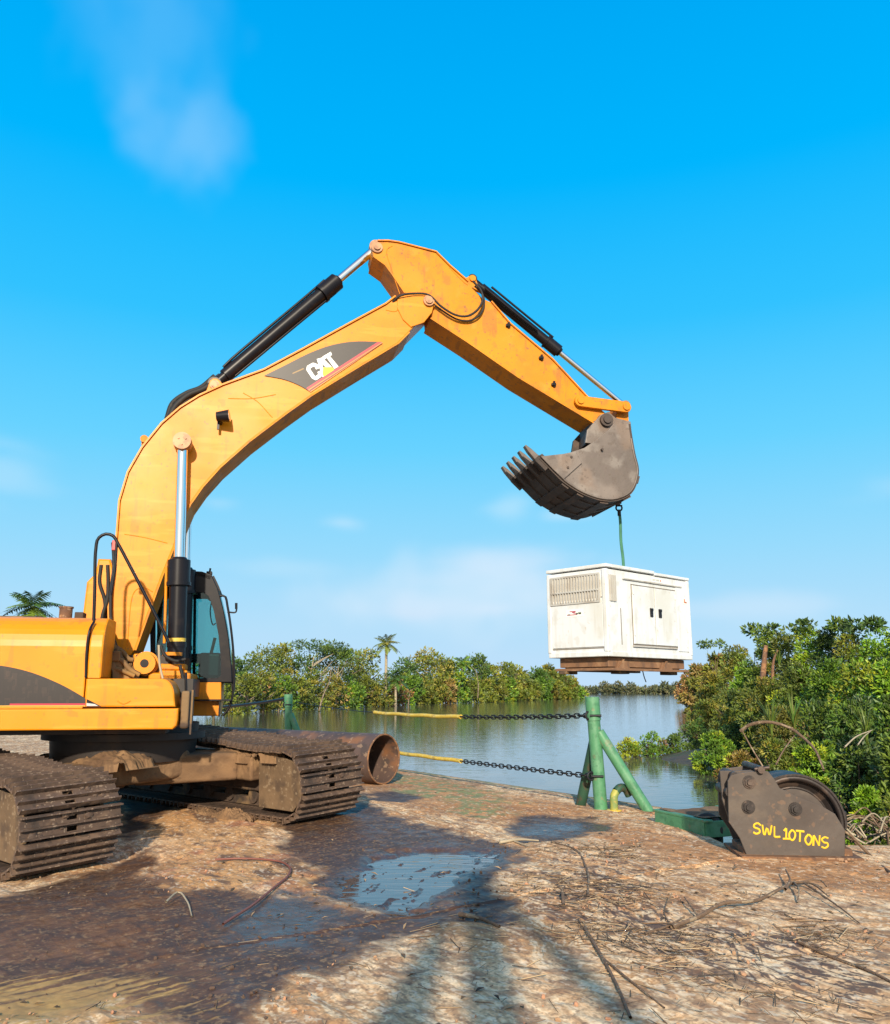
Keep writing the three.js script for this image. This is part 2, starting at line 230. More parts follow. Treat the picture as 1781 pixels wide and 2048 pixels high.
// ruts pressed by the excavator's tracks
const rut = (s, t) => { const [x, z] = xz(s, t), dx = x + 4.116, dz = z + 11.046, lo = dx * .748 + dz * .663, la = Math.abs(dx * .663 - dz * .748); return 1 - sst(.02, .22, Math.max(Math.abs(la - 1.55) - .6, Math.abs(lo) - 2.6)); };
function deckHeight(s, t) {
  const w = (fbm(s * 1.7, t * 1.7, 4, 41) - .5) * .5, pud = look(F.pud, s, t) + w * 1.0 + (fbm(s * 6, t * 6, 3, 55) - .5) * .22, wet = look(F.wet, s, t) + w;
  const dry = sst(-.15, .25, wet);
  let h = .006 + .02 * dry + (fbm(s * .8, t * .8, 3, 51) - .5) * .03 + (fbm(s * 5, t * 1.3, 4, 52) - .45) * .035 * (.45 + .55 * dry) + (fbm(s * 15, t * 4, 3, 53) - .5) * .022 * (.55 + .45 * dry) + (fbm(s * 40, t * 22, 2, 54) - .5) * .016 * (.6 + .4 * dry);
  const ut = xz(s, t), ux = ut[0] + 4.116, uz = ut[1] + 11.046; h = mix(h, -.02 + (fbm(s * 9, t * 9, 2, 56) - .5) * .03, rut(s, t) * .9); h += .045 * Math.max(-2.4, Math.min(2, ux * .663 - uz * .748)) * (1 - sst(2.8, 5, Math.hypot(ux, uz)));
  const e = s - edgeS(t); h *= sst(0, .35, e) * .8 + .2;
  const pk = 1 - sst(-.16, .06, pud); return pk > 0 ? mix(Math.max(h, PUDDLE_Y + .008), PUDDLE_Y - .016 + .034 * sst(.5, .76, fbm((s * .8 + t * .5 + w) * 3.2, (t * .8 - s * .5 + w * .6) * 26, 4, 66) * .7 + .3 * fbm(s * 3, t * 3, 3, 68)) , pk) : h;
}
function deckLook(s, t) {
  const w1 = fbm(s * 1.7, t * 1.7, 4, 41) - .5, w2 = fbm(s * 7, t * 7, 3, 42) - .5, fine = fbm(s * 46, t * 46, 3, 43), mid = fbm(s * 9, t * 9, 4, 44), big = fbm(s * 1.1, t * 1.1, 4, 45);
  const wob = (big - .5) * 2.2, along = fbm((s + wob * .35) * 30, t * 2.6, 5, 46), along2 = fbm((s + wob * .25) * 46, t * 6, 4, 47), patch = fbm(s * 5.5, t * 2.4, 4, 64), cross = fbm((s + t * .2) * 3.6, (t - s * .2) * 34, 4, 48);
  const grit = fbm(s * 90, t * 62, 2, 65), grit2 = fbm(s * 38, t * 20, 3, 67);
  let c = mix3([.83, .545, .30], [.58, .315, .14], sst(.35, .65, big + w2 * .35 + (grit2 - .5) * .3));
  c = mix3(c, [.90, .69, .44], .75 * sst(.52, .66, along + (grit - .5) * .25)); c = mix3(c, [.42, .215, .10], .5 * (1 - sst(.3, .44, along + (grit - .5) * .2)));
  c = mix3(c, [.34, .165, .08], .7 * sst(.57, .7, mid + (along - .5) * .4 + (grit - .5) * .15));
  { const g2 = .66 + .68 * grit; c = [c[0] * g2, c[1] * g2, c[2] * g2]; }
  let rough = .95;
  const silt = 1 - sst(-.25, .12, look(F.silt, s, t) + w1 * .6);
  c = mix3(c, mix3([.42, .175, .06], [.56, .27, .10], along), silt * .8);
  const clay = 1 - sst(-.2, .15, look(F.clay, s, t) + w1 * .5);
  c = mix3(c, mix3([.60, .31, .11], [.42, .15, .065], sst(.5, .68, fbm(s * 2.6, t * 2.6, 4, 49))), clay * .75); c = mix3(c, [.13, .07, .042], clay * .85 * sst(.56, .64, patch * .6 + .4 * fbm(s * 3.4, t * 3.4, 4, 69) + (grit - .5) * .1));
  const fl = 1 - sst(-.3, .2, look(F.fleck, s, t) + w1 * .8);
  c = mix3(c, [.22, .11, .06], (.2 + .55 * fl) * sst(.58, .74, patch)); c = mix3(c, [.11, .065, .05], (.35 + .6 * fl) * sst(.57, .62, along2 + (mid - .5) * .4 + (grit - .5) * .12)); c = mix3(c, [.09, .055, .045], (.1 + .75 * fl) * sst(.66, .72, patch + (along2 - .5) * .4));
  c = mix3(c, [.10, .065, .05], (.5 + .4 * fl) * sst(.62, .68, fine));
  c = mix3(c, [.9, .74, .54], .5 * sst(.64, .74, fbm(s * 34, t * 21, 3, 50)));
  c = mix3(c, [.16, .26, .11], .7 * (1 - sst(-.2, .2, look(F.moss, s, t) + w1 * .9)) * sst(.4, .6, mid));
  if (s - edgeS(t) < .3 && t < 1) c = mix3(c, [.14, .22, .11], .6 * sst(.42, .6, fbm(s * 5, t * 3, 3, 57)));
  const wet = 1 - sst(-.10, .10, look(F.wet, s, t) + w1 * .5 + w2 * .22);
  if (wet > 0) {
    let d = mix3([.082, .042, .026], [.14, .072, .037], sst(.4, .65, cross)); d = mix3(d, [.06, .04, .034], .7 * sst(.52, .66, mid)); d = mix3(d, [.32, .2, .10], .6 * sst(.62, .74, fine + w2 * .2));
    c = mix3(c, d, wet); rough = mix(.95, .58 + .6 * (mid - .5) + .3 * (fine - .5), wet);
  }
  const pale = 1 - sst(-.35, .1, look(F.pale, s, t) + (cross - .5) * 1.3 + w1 * .4);
  c = mix3(c, mix3([.60, .36, .11], [.44, .26, .10], mid), pale * .85); rough = mix(rough, .8, pale);
  const pud = 1 - sst(-.12, .16, look(F.pud, s, t) + w1 * .28);
  c = mix3(c, [.085, .055, .042], pud * .8); rough = mix(rough, .25, pud);
  const she = 1 - sst(-.15, .2, look(F.sheen, s, t) + w1 * .5 + w2 * .3); c = mix3(c, [.10, .066, .055], she * .6); rough = mix(rough, .24 + .5 * Math.abs(mid - .5) + .3 * (fine - .5), she * .9);
  const k = .9 + .3 * (fine - .5) + .12 * (fbm(s * 110, t * 110, 2, 59) - .5);
  return [c[0] * k, c[1] * k, c[2] * k, Math.min(1, Math.max(.12, rough))];
}
const deck = struct(group('barge_deck'), 'muddy steel barge deck');
function deckPart(s0, s1, t0, t1, ns, nt, tw, th, followEdge, name) {
  const pos = [], uv = [], idx = [];
  for (let j = 0; j <= nt; j++) for (let i = 0; i <= ns; i++) {
    const t = mix(t0, t1, j / nt), a = followEdge ? edgeS(t) : s0, s = mix(a, s1, i / ns), [x, z] = xz(s, t);
    pos.push(x, deckHeight(s, t), z); uv.push((s - s0) / (s1 - s0), (t - t0) / (t1 - t0));
  }
  for (let j = 0; j < nt; j++) for (let i = 0; i < ns; i++) { const k = j * (ns + 1) + i; idx.push(k, k + ns + 1, k + 1, k + 1, k + ns + 1, k + ns + 2); }
  const g = new THREE.BufferGeometry(); g.setAttribute('position', new THREE.Float32BufferAttribute(pos, 3)); g.setAttribute('uv', new THREE.Float32BufferAttribute(uv, 2)); g.setIndex(idx); g.computeVertexNormals();
  const dc = new Uint8Array(tw * th * 4), dr = new Uint8Array(tw * th * 4);
  for (let j = 0; j < th; j++) for (let i = 0; i < tw; i++) { const c = deckLook(mix(s0, s1, (i + .5) / tw), mix(t0, t1, (j + .5) / th)), k = (j * tw + i) * 4; dc[k] = toS(c[0]); dc[k + 1] = toS(c[1]); dc[k + 2] = toS(c[2]); dr[k] = dr[k + 1] = dr[k + 2] = Math.round(c[3] * 255); dc[k + 3] = dr[k + 3] = 255; }
  const tc = new THREE.DataTexture(dc, tw, th, THREE.RGBAFormat), tr = new THREE.DataTexture(dr, tw, th, THREE.RGBAFormat); tc.colorSpace = THREE.SRGBColorSpace;
  for (const q of [tc, tr]) { q.magFilter = THREE.LinearFilter; q.minFilter = THREE.LinearMipmapLinearFilter; q.generateMipmaps = true; q.needsUpdate = true; }
  const m = new THREE.MeshStandardMaterial({ map: tc, roughnessMap: tr, roughness: 1 });
  const o = new THREE.Mesh(g, m); o.name = name; o.castShadow = o.receiveShadow = true; deck.add(o); return o;
}
deckPart(-2, 9.5, -2, 9.5, 400, 420, 2048, 2048, true, 'mud_surface');
deckPart(0, 9.5, -26, -2, 200, 420, 768, 1536, true, 'mud_surface');
deckPart(9.5, 16, -26, 9.5, 90, 400, 384, 1024, false, 'mud_surface');
deckPart(-2, 16, 9.5, 16, 120, 60, 384, 256, true, 'mud_surface');
{ // hull side under the deck edge
  const pts = []; for (let t = -26; t <= 16; t += .05) pts.push(xz(edgeS(t), t)); const a = xz(16, 16), b = xz(16, -26); pts.push(a, b);
  const pos = []; const n = pts.length; for (let i = 0; i < n; i++) { const p = pts[i], q = pts[(i + 1) % n]; const A = [p[0], .01, p[1]], B = [q[0], .01, q[1]], C = [q[0], -1.7, q[1]], D = [p[0], -1.7, p[1]]; pos.push(...A, ...B, ...C, ...A, ...C, ...D); }
  const g = new THREE.BufferGeometry(); g.setAttribute('position', new THREE.Float32BufferAttribute(pos, 3)); g.computeVertexNormals();
  M.hull = mat({ seed: 31, size: 2, res: 256, side: THREE.DoubleSide, base: [.06, .10, .05], vary: .3, rough: .7, layers: [[[.14, .075, .045], 5, .5, .12, .8]] });
  obj('hull_side', g, M.hull, deck);
}
{ // standing water on the deck
  const wm = new THREE.MeshPhysicalMaterial({ color: new THREE.Color(.115, .085, .075), roughness: .05, ior: 1.45 });
  wm.bumpMap = dataTex(256, 256, (u, v) => fbm(u * 6, v * 30, 3, 71, 6, 30), false, 2.2); wm.bumpScale = .003; wm.name = 'puddle_water';
  const names = ['shallow broken puddle in the middle of the deck'];
  PUD.forEach((P, i) => {
    const c = P.reduce((a, p) => [a[0] + p[0] / P.length, a[1] + p[1] / P.length], [0, 0]);
    const big = P.map((p) => { const dx = p[0] - c[0], dz = p[1] - c[1], l = Math.hypot(dx, dz); return [p[0] + dx / l * .45, -(p[1] + dz / l * .45)]; });
    const g = new THREE.ShapeGeometry(shp(big)).rotateX(-Math.PI / 2).translate(0, PUDDLE_Y, 0);
    struct(obj('puddle', g, wm), names[i]);
  });
}
// ---------------------------------------------------------------- river
const WATER = -1.0;
{
  const wm = new THREE.MeshPhysicalMaterial({ color: new THREE.Color(.095, .088, .068), roughness: .05, ior: 1.36 });
  wm.bumpMap = dataTex(512, 512, (u, v) => .6 * fbm(u * 5, v * 20, 4, 81, 5, 20) + .4 * fbm(u * 22, v * 60, 3, 82, 22, 60), false, 7); wm.bumpScale = .007; wm.name = 'river_water';
  const g = new THREE.CircleGeometry(4000, 96).rotateX(-Math.PI / 2).translate(0, WATER, -300); const o = new THREE.Mesh(uvm(g), wm); o.name = 'river'; o.receiveShadow = true; scene.add(o); struct(o, 'calm brown river reflecting the sky');
}

// ---------------------------------------------------------------- excavator: local x forward along the boom, y up, z towards the camera side
const EX = tag(group('excavator'), 'big yellow tracked excavator lifting the white generator with its bucket', 'excavator');
const PHI = 12 * Math.PI / 180; EX.position.set(-4.07, 0, -11.18); EX.rotation.y = PHI;
const FW = V3(Math.cos(PHI), 0, -Math.sin(PHI)), SD = V3(Math.sin(PHI), 0, Math.cos(PHI));
// measured points: a line of sight met with the machine's vertical plane z
const L = (px, py, z) => { const r = rayOf(px, py), c = V3(0, EYE, 0), p0 = EX.position.clone().addScaledVector(SD, z), t = p0.sub(c).dot(SD) / r.dot(SD), p = c.addScaledVector(r, t).sub(EX.position); return [p.dot(FW), p.y]; };
const Ls = (pts, z) => pts.map(([a, b]) => L(a, b, z));
const L3 = (px, py, z) => { const p = L(px, py, z); return V3(p[0], p[1], z); };

// heap of earth: broken, cloddy surface over a base w by d
function mound(w, h, d, seed) {
  const g = new THREE.PlaneGeometry(2, 2, 40, 34).rotateX(-Math.PI / 2), p = g.attributes.position;
  for (let i = 0; i < p.count; i++) { const x = p.getX(i), z = p.getZ(i), q = Math.hypot(x, z) + (fbm(x * 2 + seed, z * 2, 3, seed) - .5) * .7, k = Math.max(0, 1 - q * q); let y = h * Math.pow(k, .7) * (.5 + .5 * fbm(x * 2.2 + seed * 3, z * 2.2, 3, seed + 1)); const cell = vn(x * 9 + seed, z * 9, 0, seed + 2), cel2 = vn(x * 19, z * 19 + seed, 0, seed + 3); y += k > 0 ? Math.min(.06, h * .3) * (Math.abs(cell - .5) * 1.6 + Math.abs(cel2 - .5) * .9 - .4) : 0; p.setXYZ(i, x * w / 2, k > 0 ? y : -.06, z * d / 2); }
  g.computeVertexNormals(); return g;
}
// --- boom: welded box with flanges
const BW = .31;
const boomTop = Ls([[222, 1275], [226, 1180], [236, 1069], [241, 1002], [258, 945], [286, 896], [325, 848], [362, 816], [399, 793], [447, 771], [529, 741], [610, 698], [699, 649], [773, 609], [792, 594], [820, 588], [851, 588], [866, 598], [871, 612]], BW);
const boomLow = Ls([[866, 616], [818, 664], [796, 686], [722, 730], [625, 789], [573, 826], [499, 882], [440, 934], [405, 973], [379, 1010], [362, 1050], [348, 1092], [323, 1154], [270, 1300], [252, 1325], [228, 1322]], BW);
const boom = obj('boom', ext([...boomTop, ...boomLow], -BW, BW, .012), M.yellow, EX);
obj('boom_flange', strip(boomTop.slice(0, 15), -BW - .03, BW + .03, .022), M.yellow, boom); obj('boom_flange', strip(boomLow.slice(1, 14), -BW - .025, BW + .025, .022), M.yellowWorn, boom);
{ // weld seams and pads on the side plate
  const w = (a) => tube(Ls(a, BW).map((p) => V3(p[0], p[1], BW + .001)), .006, 5);
  each('weld_seam', [w([[249, 1068], [290, 1075], [335, 1086]]), w([[457, 797], [505, 797], [552, 789]]), w([[487, 786], [515, 803], [545, 835]]), w([[772, 620], [790, 623], [806, 614], [822, 613]]), w([[255, 1290], [266, 1190], [275, 1178], [292, 1176], [306, 1184]])], M.yellow, boom);
  const pad = Ls([[795, 597], [822, 592], [851, 592], [868, 606], [864, 626], [848, 646], [822, 655], [806, 640], [795, 618]], BW);
  obj('pin_plate', ext(pad, BW - .01, BW + .022, .006), M.yellow, boom);
  for (const [px, py, r] of [[857, 604, .055]]) { const [x, y] = L(px, py, BW); obj('boom_pin', [cylZ(r * 1.5, BW, BW + .06, x, y), cylZ(r, BW + .05, BW + .085, x, y)], M.pin, boom); obj('boom_pin', cylZ(r * 1.5, -BW - .06, -BW, x, y), M.pin, boom); }
}
{ // printed decal on the side plate: dark blade, red line, letters
  const DP = smooth([[529, 751], [570, 731], [620, 706], [665, 690], [710, 683], [764, 684]], 4).concat([[766, 686], [622, 784]], smooth([[622, 784], [600, 771], [570, 759], [529, 751]], 3).slice(1));
  const P = Ls(DP, BW + .016); const xs = P.map((p) => p[0]), ys = P.map((p) => p[1]), x0 = Math.min(...xs), x1 = Math.max(...xs), y0 = Math.min(...ys), y1 = Math.max(...ys);
  const cw = 1024, ch = Math.round(1024 * (y1 - y0) / (x1 - x0)), cv = document.createElement('canvas'); cv.width = cw; cv.height = ch; const g = cv.getContext('2d');
  const to = (px, py) => { const p = L(px, py, BW + .016); return [(p[0] - x0) / (x1 - x0) * cw, (y1 - p[1]) / (y1 - y0) * ch]; };
  g.fillStyle = '#262022'; g.fillRect(0, 0, cw, ch);
  const rnd = rngOf(5); for (let i = 0; i < 500; i++) { g.fillStyle = `rgba(${90 + 50 * rnd()},${80 + 40 * rnd()},${60 + 30 * rnd()},${.12 * rnd()})`; g.fillRect(rnd() * cw, rnd() * ch, 4 + 26 * rnd(), 2 + 10 * rnd()); }
  const poly = (a, c) => { g.fillStyle = c; g.beginPath(); a.forEach((p, i) => { const q = to(...p); i ? g.lineTo(...q) : g.moveTo(...q); }); g.closePath(); g.fill(); };
  poly([[613, 776], [757, 683], [768, 683], [622, 786]], '#b8323c'); poly([[617, 779.5], [763, 685.5], [768, 684], [622, 787]], '#e8a13a'); poly([[618, 780.5], [764, 686], [766, 686], [621, 783]], '#7a2227');
  poly([[585, 746], [607, 736], [609, 738], [586, 748]], '#8a6a35');
  const W = '#f6f8f2';
  const stroke = (a, wd) => { g.strokeStyle = W; g.lineWidth = wd; g.lineJoin = 'round'; g.lineCap = 'butt'; g.beginPath(); a.forEach((p, i) => { const q = to(...p); i ? g.lineTo(...q) : g.moveTo(...q); }); g.stroke(); };
  const lw = 8.2 * cw / 237;
  stroke([[636, 737.5], [633, 731], [627, 729], [618, 734], [617, 739], [627, 754], [632, 756.5], [640, 751], [640.5, 746], [638.5, 742.5]], lw * .92);         // C
  poly([[634, 718], [645, 715], [669, 739], [661, 744], [655, 739], [650, 742], [653, 750], [645.5, 754]], W);                                                   // A
  poly([[644.5, 727], [653.5, 736], [647.5, 739.5]], '#262022');
  poly([[647, 734.5], [664, 734], [669, 739.5], [648, 753], [645.5, 748]], '#f6d20a');                                                                            // triangle
  poly([[645, 713.5], [662, 703.5], [664.5, 709.5], [660.5, 712.5], [677.5, 733], [669.5, 737.5], [654, 715.5], [648, 719.5]], W);                               // T
  const tx = new THREE.CanvasTexture(cv); tx.colorSpace = THREE.SRGBColorSpace;
  const geo = flat(ext(P, BW + .0125, BW + .016)); const pp = geo.attributes.position, uv = new Float32Array(pp.count * 2); for (let i = 0; i < pp.count; i++) { uv[2 * i] = (pp.getX(i) - x0) / (x1 - x0); uv[2 * i + 1] = (pp.getY(i) - y0) / (y1 - y0); } geo.setAttribute('uv', new THREE.BufferAttribute(uv, 2));
  const d = obj('decal', geo, new THREE.MeshPhysicalMaterial({ map: tx, roughness: .42 }), boom, true); d.userData.label = 'dark blade shaped decal with white letters and a red line';
}
{ // work lamp and lugs
  const [x, y] = L(445, 835, BW + .16);
  obj('work_lamp', [rod(V3(x - .03, y - .03, BW), V3(x - .03, y - .03, BW + .14), .03), rod(V3(x - .075, y + .005, BW + .17), V3(x + .09, y + .02, BW + .19), .062, .085), bx(.03, .17, .03, x - .05, y - .07, BW + .1)], M.black, boom);
  obj('lamp_lens', rod(V3(x + .09, y + .02, BW + .19), V3(x + .096, y + .021, BW + .191), .078), M.lens, boom);
  const [lx, ly] = L(430, 770, .2), ear = [[-.13, -.17], [.17, -.05], [.075, .06], [.03, .1], [-.03, .1], [-.07, .06]].map((p) => [lx + p[0], ly + p[1]]);
  each('cylinder_lug', [ext(ear, .13, .19, .008), ext(ear, -.19, -.13, .008)], M.yellow, boom); obj('lug_pin', [cylZ(.045, -.24, .24, lx, ly), cylZ(.065, .19, .225, lx, ly)], M.pin, boom);
  const [hx, hy] = L(291, 884, .2); obj('hose_clamp', [bx(.1, .09, .3, hx, hy, .05, .01), cylZ(.05, .1, .26, hx - .01, hy + .03)], M.yellowWorn, boom);
}
// --- hydraulic cylinders
function cylinder(name, a, b, frac, rBarrel, rRod, z, gland = .28) {
  const o = group(name, EX), A = V3(a[0], a[1], z), B = V3(b[0], b[1], z), at = (k) => A.clone().lerp(B, k), len = A.distanceTo(B), g = gland / len;
  obj('barrel', [rod(at(.06), at(frac - g * .5), rBarrel, rBarrel, 28), cylZ(rBarrel * .9, z - rBarrel * .8, z + rBarrel * .8, A.x, A.y), rod(at(.0), at(.07), rBarrel * .75)], M.black, o);
  obj('gland', [rod(at(frac - g), at(frac), rBarrel * 1.28, rBarrel * 1.28, 28), rod(at(frac - g * 1.1), at(frac - g * .95), rBarrel * 1.4, rBarrel * 1.4, 28), rod(at(frac), at(frac + .012), rBarrel * 1.0, rBarrel * .8, 24)], M.black, o);
  obj('piston_rod', rod(at(frac - .05), at(.985), rRod, rRod, 28), M.chrome, o);
  obj('rod_eye', [cylZ(rRod * 1.75, z - rRod * 1.25, z + rRod * 1.25, B.x, B.y, 28), cylZ(rRod * .9, z - rRod * 1.5, z + rRod * 1.5, B.x, B.y)], M.pin, o);
  return o;
}
{ // arm cylinder above the boom
  const a = L(430, 770, 0), b = L(752, 497, 0); const o = cylinder('arm_cylinder', a, b, .745, .102, .06, 0, .3);
  const A = V3(a[0], a[1], 0), B = V3(b[0], b[1], 0), n = V3(-(b[1] - a[1]), b[0] - a[0], 0).normalize(), at = (k, h, z) => A.clone().lerp(B, k).addScaledVector(n, h).add(V3(0, 0, z));
  each('oil_pipe', [tube([at(.08, .1, .05), at(.12, .112, .05), at(.6, .112, .05), at(.7, .118, .05)], .02, 8, 12), tube([at(.7, -.118, .0), at(.4, -.112, .03), at(.09, -.1, .03)], .018, 8, 12)], M.black, o);
}
{ // boom cylinders, one each side
  for (const s of [1, -1]) {
    const z = s * .47, a = L(352, 1345, .47), b = L(366, 886, .47); const o = cylinder('boom_cylinder', a, b, .475, .112, .0685, z, .3);
    const A = V3(a[0], a[1], z), B = V3(b[0], b[1], z), at = (k) => A.clone().lerp(B, k);
    each('ring', [rod(at(.105), at(.125), .122), rod(at(.44), at(.462), .135)], M.black, o);
    if (s > 0) obj('marker_band', rod(at(.127), at(.142), .1135), M.ochre, o);
    obj('oil_pipe', tube([at(.44).add(V3(-.15, 0, .05)), at(.3).add(V3(-.145, 0, .05)), at(.12).add(V3(-.145, 0, .05))], .018, 8, 12), M.yellowWorn, o);
  }
  const b = L(366, 886, .47); obj('cylinder_pin', cylZ(.06, -.57, .57, b[0], b[1]), M.pin, EX);
  obj('pin_cap', [cylZ(.115, .555, .6, b[0], b[1]), ...[[-.045, .03], [.045, .03], [0, -.05]].map((p) => cylZ(.014, .598, .612, b[0] + p[0], b[1] + p[1], 8))], M.pin, EX);
}
// --- stick (arm)
const SW = .25;
const stickTop = Ls([[744, 497], [748, 487], [756, 483], [777, 483], [798, 486], [872, 505], [899, 532], [936, 564], [966, 597], [982, 604], [1020, 648], [1104, 719], [1175, 796]], SW);
const stickEnd = Ls([[1212, 826], [1213, 842], [1196, 850]], SW), stickLow = Ls([[1138, 815], [1037, 754], [936, 684], [862, 636], [860, 612], [811, 586]], SW);
const stickBack = Ls([[795, 562], [772, 530], [747, 512]], SW);
const stick = obj('stick', ext([...stickTop, ...stickEnd, ...stickLow, ...stickBack], -SW, SW, .012), M.yellowWorn, EX);
each('stick_flange', [strip(stickTop.slice(2, 8), -SW - .025, SW + .025, .02), strip(stickTop.slice(9), -SW - .025, SW + .025, .02)], M.yellowWorn, stick); obj('stick_flange', strip([stickEnd[2], ...stickLow.slice(0, 4)], -SW - .02, SW + .02, .02), M.yellowWorn, stick); obj('stick_flange', strip([stickLow[5], ...stickBack], -SW - .02, SW + .02, .02), M.yellowWorn, stick);
{
  const w = (a) => tube(Ls(a, SW).map((p) => V3(p[0], p[1], SW + .001)), .006, 5);
  each('weld_seam', [w([[785, 492], [774, 500], [784, 540], [800, 588]]), w([[899, 535], [930, 566], [936, 570]])], M.yellowWorn, stick);
  for (const [px, py] of [[1016, 652], [1082, 717], [1107, 770]]) { const [x, y] = L(px, py, SW); obj('pipe_clip', [bx(.07, .04, .05, x, y, SW + .02, .006), bx(.03, .09, .035, x + .01, y + .01, SW + .015)], M.black, stick); }
  for (const [px, py] of [[754, 496]]) { const [x, y] = L(px, py, SW); obj('stick_pin', [cylZ(.085, SW - .005, SW + .03, x, y), cylZ(.05, SW + .03, SW + .055, x, y)], M.pin, stick); }
  { const [x, y] = L(944, 560, .12); obj('bucket_cylinder_lug', [ext([[x - .2, y - .06], [x + .12, y - .2], [x + .05, y + .03], [x - .02, y + .06]], .1, .16, .006), ext([[x - .2, y - .06], [x + .12, y - .2], [x + .05, y + .03], [x - .02, y + .06]], -.16, -.1, .006), cylZ(.05, -.19, .19, x, y)], M.yellowWorn, stick); }
}
{
  const a = L(944, 560, 0), b = L(1250, 812, 0); const o = cylinder('bucket_cylinder', a, b, .565, .078, .042, 0, .24);
  const A = V3(a[0], a[1], 0), B = V3(b[0], b[1], 0), n = V3(-(b[1] - a[1]), b[0] - a[0], 0).normalize(), at = (k, h, z) => A.clone().lerp(B, k).addScaledVector(n, h).add(V3(0, 0, z));
  each('oil_pipe', [tube([at(.1, .085, .07), at(.3, .085, .07), at(.5, .1, .05)], .018, 8, 10), tube([at(.08, -.03, .12), at(.3, -.03, .12), at(.42, -.02, .12)], .016, 8, 10)], M.black, o);
}
{ // hoses round the elbow
  const H = (a, z, r) => tube(a.map(([x, y, dz]) => L3(x, y, z + (dz || 0))), r, 8, 40);
  each('hydraulic_hose', [H([[779, 612, -.1], [800, 592], [832, 587], [858, 590], [882, 612], [912, 630], [936, 632], [957, 618], [966, 598], [962, 580], [946, 562]], .36, .017),
    H([[862, 604], [886, 622], [916, 639], [940, 641], [960, 630], [969, 608], [966, 590], [950, 572]], .3, .014)], M.rubber, EX);
  each('hydraulic_hose', [H([[336, 842], [352, 812], [378, 790], [405, 779], [425, 768]], .1, .04), H([[334, 838], [346, 806], [374, 786], [402, 775], [430, 752]], -.05, .036), H([[338, 846], [360, 815], [390, 790], [420, 765], [440, 750]], -.14, .03)], M.rubber, EX);
  each('steel_pipe', [tube(boomTop.slice(1, 11).map((p) => V3(p[0] - .02, p[1] + .045, .14)), .02, 8, 60), tube(boomTop.slice(1, 11).map((p) => V3(p[0] - .02, p[1] + .045, .06)), .02, 8, 60), tube(boomTop.slice(9, 16).map((p) => V3(p[0] - .01, p[1] + .04, .17)), .014, 8, 40)], M.yellow, EX);
}
// --- bucket linkage
{
  const a = L(1160, 803, .3), b = L(1251, 815, .3), c = L(1246, 848, .2);
  const bar = (p, q, w, z0, z1) => { const dx = q[0] - p[0], dy = q[1] - p[1], l = Math.hypot(dx, dy), nx = -dy / l * w, ny = dx / l * w, o = []; for (let i = 0; i <= 8; i++) { const t = Math.PI / 2 + Math.PI * i / 8, ca = Math.cos(t), sa = Math.sin(t); o.push([p[0] + dx / l * w * ca + nx * sa, p[1] + dy / l * w * ca + ny * sa]); } for (let i = 0; i <= 8; i++) { const t = -Math.PI / 2 + Math.PI * i / 8, ca = Math.cos(t), sa = Math.sin(t); o.push([q[0] + dx / l * w * ca + nx * sa, q[1] + dy / l * w * ca + ny * sa]); } return ext(o, z0, z1, .008); };
  for (const s of [1, -1]) obj('tipping_link', [bar(a, b, .085, s > 0 ? .275 : -.335, s > 0 ? .335 : -.275), cylZ(.05, s * .3 - .06, s * .3 + .06, a[0], a[1]), cylZ(.055, s * .3 - .06, s * .3 + .06, b[0], b[1])], M.yellowWorn, EX);
  each('link_pin', [cylZ(.05, -.3, .3, a[0], a[1]), cylZ(.05, -.3, .3, b[0], b[1])], M.pin, EX);
  obj('bucket_link', bar(b, c, .1, -.2, .2), M.yellowWorn, EX);
}
